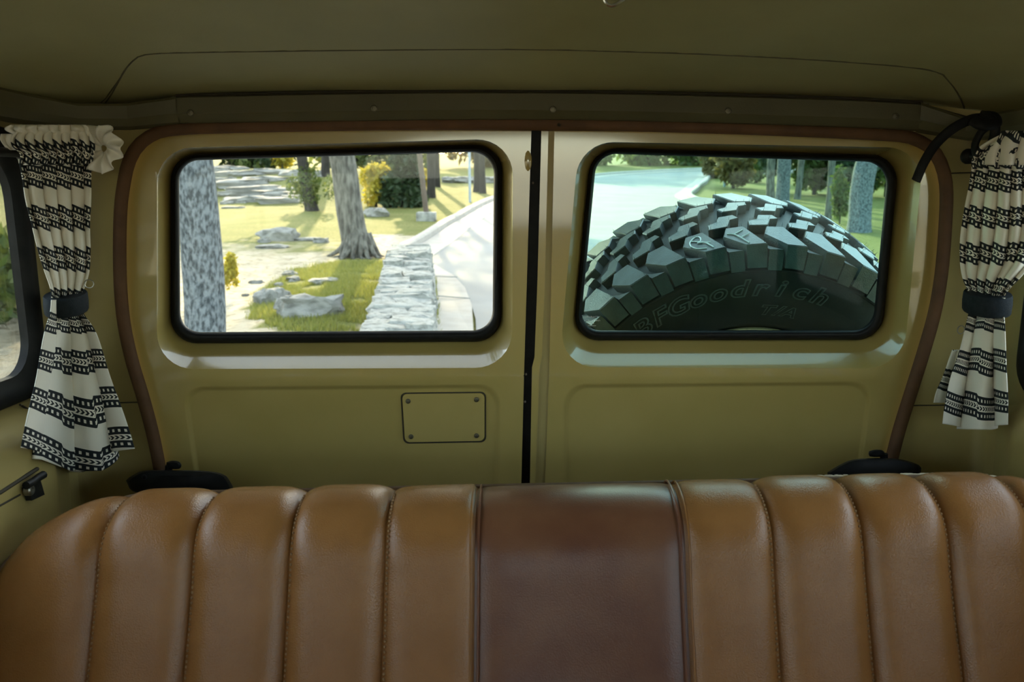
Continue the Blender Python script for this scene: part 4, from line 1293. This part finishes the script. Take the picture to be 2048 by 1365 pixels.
def shade_tree(px, py, r0, h, label, bark, leaf, crown=(3.2, 3.2, 2.4), nleaf=2600, lsize=0.20, top=(0, 0), seed=1, base=None, flare=1.5, r1=None, cz=None, group='park trees'):
    g = base if base is not None else G(px, py)
    t = thing('tree', g, label, 'tree', group)
    tp = Vector((g.x + top[0], g.y + top[1], g.z + h))
    fixn(mk('trunk', trunk_vf(g - Vector((0, 0, 0.15)), tp, r0, r1 or r0 * 0.6, flare, seed), bark, t, angle=70))
    fixn(mk('branches', branches(tp - Vector((0, 0, h * 0.30)) , 0, r0 * 0.35, seed, 6, crown[0] * 0.6), bark, t, angle=70))
    c = tp + Vector((0, 0, (cz if cz is not None else crown[2] * 0.25)))
    rr = random.Random(seed + 5)
    bl = [(c, crown)]
    for _ in range(5):
        a = rr.uniform(0, 6.28)
        bl.append((c + Vector((math.cos(a) * crown[0] * 0.7, math.sin(a) * crown[1] * 0.7, rr.uniform(-0.3, 0.6) * crown[2])), tuple(q * rr.uniform(0.4, 0.6) for q in crown)))
    cloud('foliage', nleaf, bl, lsize, seed, leaf, t)
    return t

# near trunk at the left of the left window (leans, lichen bark)
a0, a1 = P(404, 680, 7.0), P(391, 300, 7.0)
dirv = (a1 - a0) / (a1.z - a0.z)
b0 = a0 + dirv * (gz(a0.x, 7.0) - a0.z)
shade_tree(0, 0, 0.165, 4.7, 'large grey lichen-barked tree trunk filling the left of the window', M['bark_grey'], M['leaf'], crown=(4.2, 3.5, 2.5), nleaf=5000, base=b0, top=(dirv.x * 4.7, 0), seed=3, flare=1.25, r1=0.135)
# middle tree with root flare
g = G(718, 512)
shade_tree(0, 0, 0.275, 6.0, 'grey brown tree with flared roots at the end of the stone wall', M['bark'], M['leaf'], crown=(4.2, 4.0, 2.6), nleaf=4200, base=g, top=(-0.85, 0.2), seed=6, flare=1.35, r1=0.20)
t = bpy.data.objects['tree.001']
rr_ = random.Random(8); vf = []
for k in range(9):
    a = -2.9 + k * 0.33 + rr_.uniform(-.1, .1)
    d = Vector((math.cos(a), math.sin(a), 0)); L_ = rr_.uniform(0.10, 0.32)
    pts = [g + d * 0.18 + Vector((0, 0, 0.42)), g + d * 0.33 + Vector((0, 0, 0.16))]
    for q in (0.6, 1.0):
        e = g + d * (0.33 + L_ * q) + Vector((0.05 * rr_.uniform(-1, 1), 0, 0)); pts.append(Vector((e.x, e.y, gz(e.x, e.y) + 0.05 * (1 - q))))
    vf.append(tube([Vector(p) for p in catmull(pts, 10)], lambda t_: 0.095 * (1 - 0.75 * t_), 8))
fixn(mk('roots', join(*vf), M['bark'], t, angle=70))
# small ivy-clad tree on the lawn
g = G(626, 422)
t = shade_tree(0, 0, 0.22, 3.4, 'small leafy tree with ivy-clad leaning trunk on the lawn', M['bark_dark'], M['leaf'], crown=(1.7, 1.5, 1.0), nleaf=1500, lsize=0.12, base=g, top=(-0.6, 0), seed=9, flare=1.3, cz=-0.1)
cloud('ivy', 900, [(g + Vector((-0.1, -0.1, 0.8)), (0.42, 0.42, 0.8)), (g + Vector((0.55, 0, 0.7)), (0.22, 0.22, 0.45)), (g + Vector((-0.6, 0, 0.75)), (0.25, 0.22, 0.4))], 0.075, 10, M['leaf'], t)
# dark cedar and yellow bush
def bush(px, py, wpx, hpx, label, leaf, n, size, seed, stem=True, name='bush', cat='bush', group=None, cone=False, dy=0.0, low=0.22):
    g = G(px, py); g = Vector((g.x, g.y + dy, gz(g.x, g.y + dy))); sc = (g - EYE).length / F
    w_, h = wpx * sc / 2, hpx * sc
    t = thing(name, g, label, cat, group)
    rr = random.Random(seed)
    if stem: fixn(mk('stem', tube([g - Vector((0, 0, 0.1)), g + Vector((0.03, 0, h * 0.4)), g + Vector((0, 0, h * 0.75))], lambda q: w_ * 0.09 * (1 - 0.7 * q), 8), M['bark_dark'], t))
    bl = []
    if cone:
        for k in range(5):
            q = k / 5
            for _ in range(4):
                a = rr.uniform(0, 6.28); ww = w_ * (1 - 0.6 * q)
                bl.append((g + Vector((math.cos(a) * ww * 0.5, math.sin(a) * ww * 0.5, h * (0.12 + 0.78 * q) + rr.uniform(-.05, .05) * h)), (ww * rr.uniform(0.45, 0.65), ww * 0.55, h * rr.uniform(0.08, 0.15))))
    else:
        for k in range(9):
            a = rr.uniform(0, 6.28); q = rr.random()
            bl.append((g + Vector((math.cos(a) * w_ * 0.5, math.sin(a) * w_ * 0.5, h * (low + 0.6 * q))), (w_ * 0.55, w_ * 0.55, h * 0.24)))
    cloud('foliage', n, bl, size, seed, leaf, t)
    return t
bush(800, 418, 92, 260, 'tall dark green cedar tree behind the yellow bush', M['leaf_dark'], 6000, 0.17, 31, name='tree', cat='tree', group='park trees', cone=True, dy=0.6)
bush(752, 414, 66, 88, 'bright yellow leafed bush beside the dark cedar', M['leaf_yellow'], 1500, 0.095, 32, group='bushes')
bush(836, 400, 22, 64, 'narrow yellow shrub between cedar and leaning lamp pole', M['leaf_yellow'], 500, 0.08, 33, group='bushes', dy=2)
bush(528, 345, 44, 46, 'yellow topped bush above the rock outcrop', M['leaf_yellow'], 700, 0.13, 34, group='bushes', dy=3)
bush(492, 345, 50, 40, 'dark round bush above the rock outcrop', M['leaf_dark'], 700, 0.14, 35, group='bushes', dy=3)
bush(446, 606, 34, 105, 'sunlit yellow green shrub behind the near trunk', M['leaf_yellow'], 700, 0.04, 36, stem=False, group='bushes', dy=0.4, low=0.04)
# other trunks
far_tr = [(862, 396, 0.16, 'dark slim trunk right of the leaning lamp pole'), (874, 374, 0.14, 'thin dark trunk further back right of the pole'), (957, 384, 0.20, 'dark trunk left of the pair at the kerb bend'),
          (966, 387, 0.13, 'thin dark trunk right of the pair at the kerb bend'), (651, 352, 0.16, 'dark trunk on the far lawn behind the ivy tree')]
for k, (x, y, r, lb) in enumerate(far_tr):
    shade_tree(x, y, r, 8.5, lb, M['bark_dark'], M['leaf'], crown=(3.6, 3.4, 3.0), nleaf=3000, lsize=0.2, seed=50 + k, flare=1.3)
right_tr = [(1716, 464, 0.28, M['bark_grey'], 'thick pale grey trunk at the right of the right window'), (1655, 438, 0.10, M['bark'], 'slim brown trunk between the two pale trunks'), (1564, 408, 0.24, M['bark_grey'], 'pale blue grey trunk just right of the tire top'),
            (1541, 396, 0.16, M['bark'], 'brown trunk just left of the pale blue grey trunk'), (1594, 399, 0.12, M['bark'], 'thin trunk right of the pale blue grey trunk')]
for k, (x, y, r, b, lb) in enumerate(right_tr):
    shade_tree(x, y, r, 5.5, lb, b, M['leaf'], crown=(3.0, 3.0, 2.0), nleaf=2200, lsize=0.2, seed=70 + k, flare=1.25, top=((0.35, 0.1, 0.0, -0.1, 0.3)[k], 0), r1=r * 0.85)
bush(1692, 452, 34, 110, 'light green sapling beside the thick pale trunk', M['leaf'], 900, 0.09, 81, group='bushes', dy=0.5)
for k, (x, y, w_, h, m_, lb) in enumerate([(1450, 362, 60, 60, 'leaf_olive', 'autumn brown bush at the bend of the right kerb'), (1500, 385, 90, 85, 'leaf_olive', 'broad olive brown bush left of the pale trunks'), (1610, 398, 90, 110, 'leaf_dark', 'dark thicket between the pale trunks'),
                                        (1680, 400, 90, 120, 'leaf', 'green thicket behind the slim brown trunk'), (1760, 405, 100, 130, 'leaf_dark', 'dark thicket right of the thick pale trunk'), (1840, 405, 120, 140, 'leaf', 'green thicket at the far right of the window'), (1545, 372, 80, 90, 'leaf', 'green bush behind the brown trunk')]):
    bush(x, y, w_, h, lb, M[m_], 1900, 0.16, 90 + k, group='bushes', dy=3.0)
# far treeline
crowns = []
for k in range(5):
    bl = []
    rr = random.Random(200 + k)
    for q in range(12):
        bl.append((Vector((rr.uniform(-2.6, 2.6), rr.uniform(-1.5, 1.5), rr.uniform(0.6, 6.5))), (rr.uniform(1.2, 2.0), rr.uniform(1.2, 1.8), rr.uniform(1.0, 1.7))))
    V, Fc = leaves(3200, bl, 0.30, 300 + k)
    me = bpy.data.meshes.new('far_foliage'); me.from_pydata(V, [], Fc); me.materials.append(M[('leaf', 'leaf', 'leaf_olive', 'leaf_dark', 'leaf')[k]]); crowns.append(me)
tk = bpy.data.meshes.new('far_trunk'); v_, f_ = trunk_vf((0, 0, -0.2), (0.2, 0, 5), 0.2, 0.1, 1.3, 2, 10, 8); tk.from_pydata(v_, [], f_); tk.materials.append(M['bark_dark'])
ORD = ['first', 'second', 'third', 'fourth', 'fifth', 'sixth', 'seventh', 'eighth', 'ninth', 'tenth', 'eleventh', 'twelfth', 'thirteenth', 'fourteenth', 'fifteenth', 'sixteenth', 'seventeenth', 'eighteenth', 'nineteenth', 'twentieth']
rnd = random.Random(77)
def far_tree(x, y, s, label, k, group):
    t = thing('tree', (x, y, gz(x, y)), label, 'tree', group)
    t.scale = (s, s, s); t.rotation_euler = (0, 0, rnd.uniform(0, 6.28))
    for nm, me, kd in (('trunk', tk, None), ('foliage', crowns[k % 5], 'stuff')):
        o = bpy.data.objects.new(nm, me); COL.objects.link(o); o.parent = t
        if kd: o['kind'] = kd
kx = 0
row = [(-34, 64), (-29, 66), (-24.5, 63), (-20, 66), (-16, 64), (-11.5, 67), (-7, 66), (-2.5, 69), (2, 70), (6.5, 73), (11, 74), (15.5, 76), (20, 76), (25, 75), (30, 77), (36, 76), (42, 74)]
for k, (x, y) in enumerate(row):
    far_tree(x, y, rnd.uniform(1.0, 1.35), 'tree in the far treeline, %s from the left' % ORD[k], k, 'far treeline')
for k, (x, y) in enumerate([(19, 47), (23.5, 44), (27, 40), (24, 36), (21, 50)]):
    far_tree(x, y, rnd.uniform(1.0, 1.2), 'dense woodland tree at the right, %s from the road bend' % ORD[k], k + 2, 'woodland trees at the right')
# trees standing left of the vehicle (seen through the side window; they shade it)
for k, (x, y) in enumerate([(-30, -5), (-28, 9)]):
    far_tree(x, y, 1.25, 'tree beside the vehicle on the left, %s towards the front' % ORD[1 - k], k, 'trees beside the vehicle')
for k, (x, y) in enumerate([(32, -3), (30, 12)]):
    far_tree(x, y, 1.25, 'tree beside the vehicle on the right, %s towards the front' % ORD[1 - k], k + 1, 'trees beside the vehicle')

for (x, y, lb) in ((-6.4, 9.3, 'green bush seen through the left side window'), (-6.8, 11.8, 'green bush beyond the one outside the left side window')):
    t = thing('bush', (x, y, gz(x, y)), lb, 'bush', 'bushes')
    rr = random.Random(int(y * 10)); g = Vector((x, y, gz(x, y)))
    cloud('foliage', 2600, [(g + Vector((rr.uniform(-.9, .9), rr.uniform(-1.1, 1.1), rr.uniform(0.2, 0.85))), (0.6, 0.6, 0.40)) for _ in range(14)], 0.10, int(y * 7), M['leaf'], t)
    fixn(mk('stem', tube([g - Vector((0, 0, 0.1)), g + Vector((0, 0, 1.0))], 0.05, 8), M['bark_dark'], t))
# lamp pole on a stone block, and sign posts
g = G(851, 443)
lp = thing('lamp_pole', g, 'leaning brown lamp pole on a square stone block', 'lamp pole')
sc = (g - EYE).length / F
fixn(mk('base_block', box(g + Vector((0, 0.3, 0.10)), (37 * sc, 0.6, 0.30), 0.02), M['stone'], lp))
e = P(838, 300, g.y + 0.3); e2 = g + Vector((0, 0.3, 0.2)); dv = (e - e2)
fixn(mk('pole', tube([e2, e, e2 + dv * 2.2], 0.075, 12), M['pole'], lp))
fixn(mk('lamp_head', box(e2 + dv * 2.2 + Vector((0.3, 0, 0.05)), (0.7, 0.25, 0.12), 0.03), M['pole'], lp))
for x, y, lb in ((940, 405, 'slender blue grey sign post on the verge by the kerb'), (1449, 374, 'slender grey sign post beside the bend of the right kerb')):
    g = G(x, y); s_ = thing('sign_post', g, lb, 'sign post', 'sign posts')
    sc = (g - EYE).length / F
    fixn(mk('post', tube([g - Vector((0, 0, 0.1)), g + Vector((-0.02, 0, 3.2))], 2.6 * sc, 10), M['post'], s_))
    fixn(mk('sign_plate', box(g + Vector((0, 0, 3.0)), (0.5, 0.02, 0.5), 0.005), M['post'], s_))

# grass on the mound and along the wall foot
rnd = random.Random(5); V, Fc = [], []
def blade(p, h, w_):
    a = rnd.uniform(0, 6.28); l = Vector((math.cos(a), math.sin(a), 0)) * h * rnd.uniform(0.1, 0.7)
    s = Vector((-math.sin(a), math.cos(a), 0)) * w_
    i = len(V); V.extend([p - s, p + s, p + l + Vector((0, 0, h))]); Fc.append((i, i + 1, i + 2))
cnt = 0
while cnt < 26000:
    x, y = rnd.uniform(-4.0, -0.9), rnd.uniform(7.0, 17)
    z = gz(x, y); q = proj(Vector((x, y, z)))
    if not inpoly(q, MOUND): 
        if not (inpoly((q[0] + 12 * rnd.uniform(-1, 1), q[1] + 8 * rnd.uniform(-1, 1)), MOUND) and rnd.random() < 0.5): continue
    if noise.noise(Vector((x * 2.2, y * 2.2, 3))) < -0.28: continue
    blade(Vector((x, y, z - 0.005)), rnd.uniform(0.03, 0.085), rnd.uniform(0.004, 0.008)); cnt += 1
for _ in range(900):
    t_ = rnd.uniform(0, wlen); c = w0 + wd * t_ + wn_ * (HW + rnd.uniform(0.0, 0.09))
    blade(Vector((c.x, c.y, gz(c.x, c.y) + 0.03)), rnd.uniform(0.04, 0.10), 0.006)
o = mk('grass', (V, Fc), M['blade'], smooth=False); tag(o, 'green grass tufts on the mound beside the stone wall', 'grass', kind='stuff')
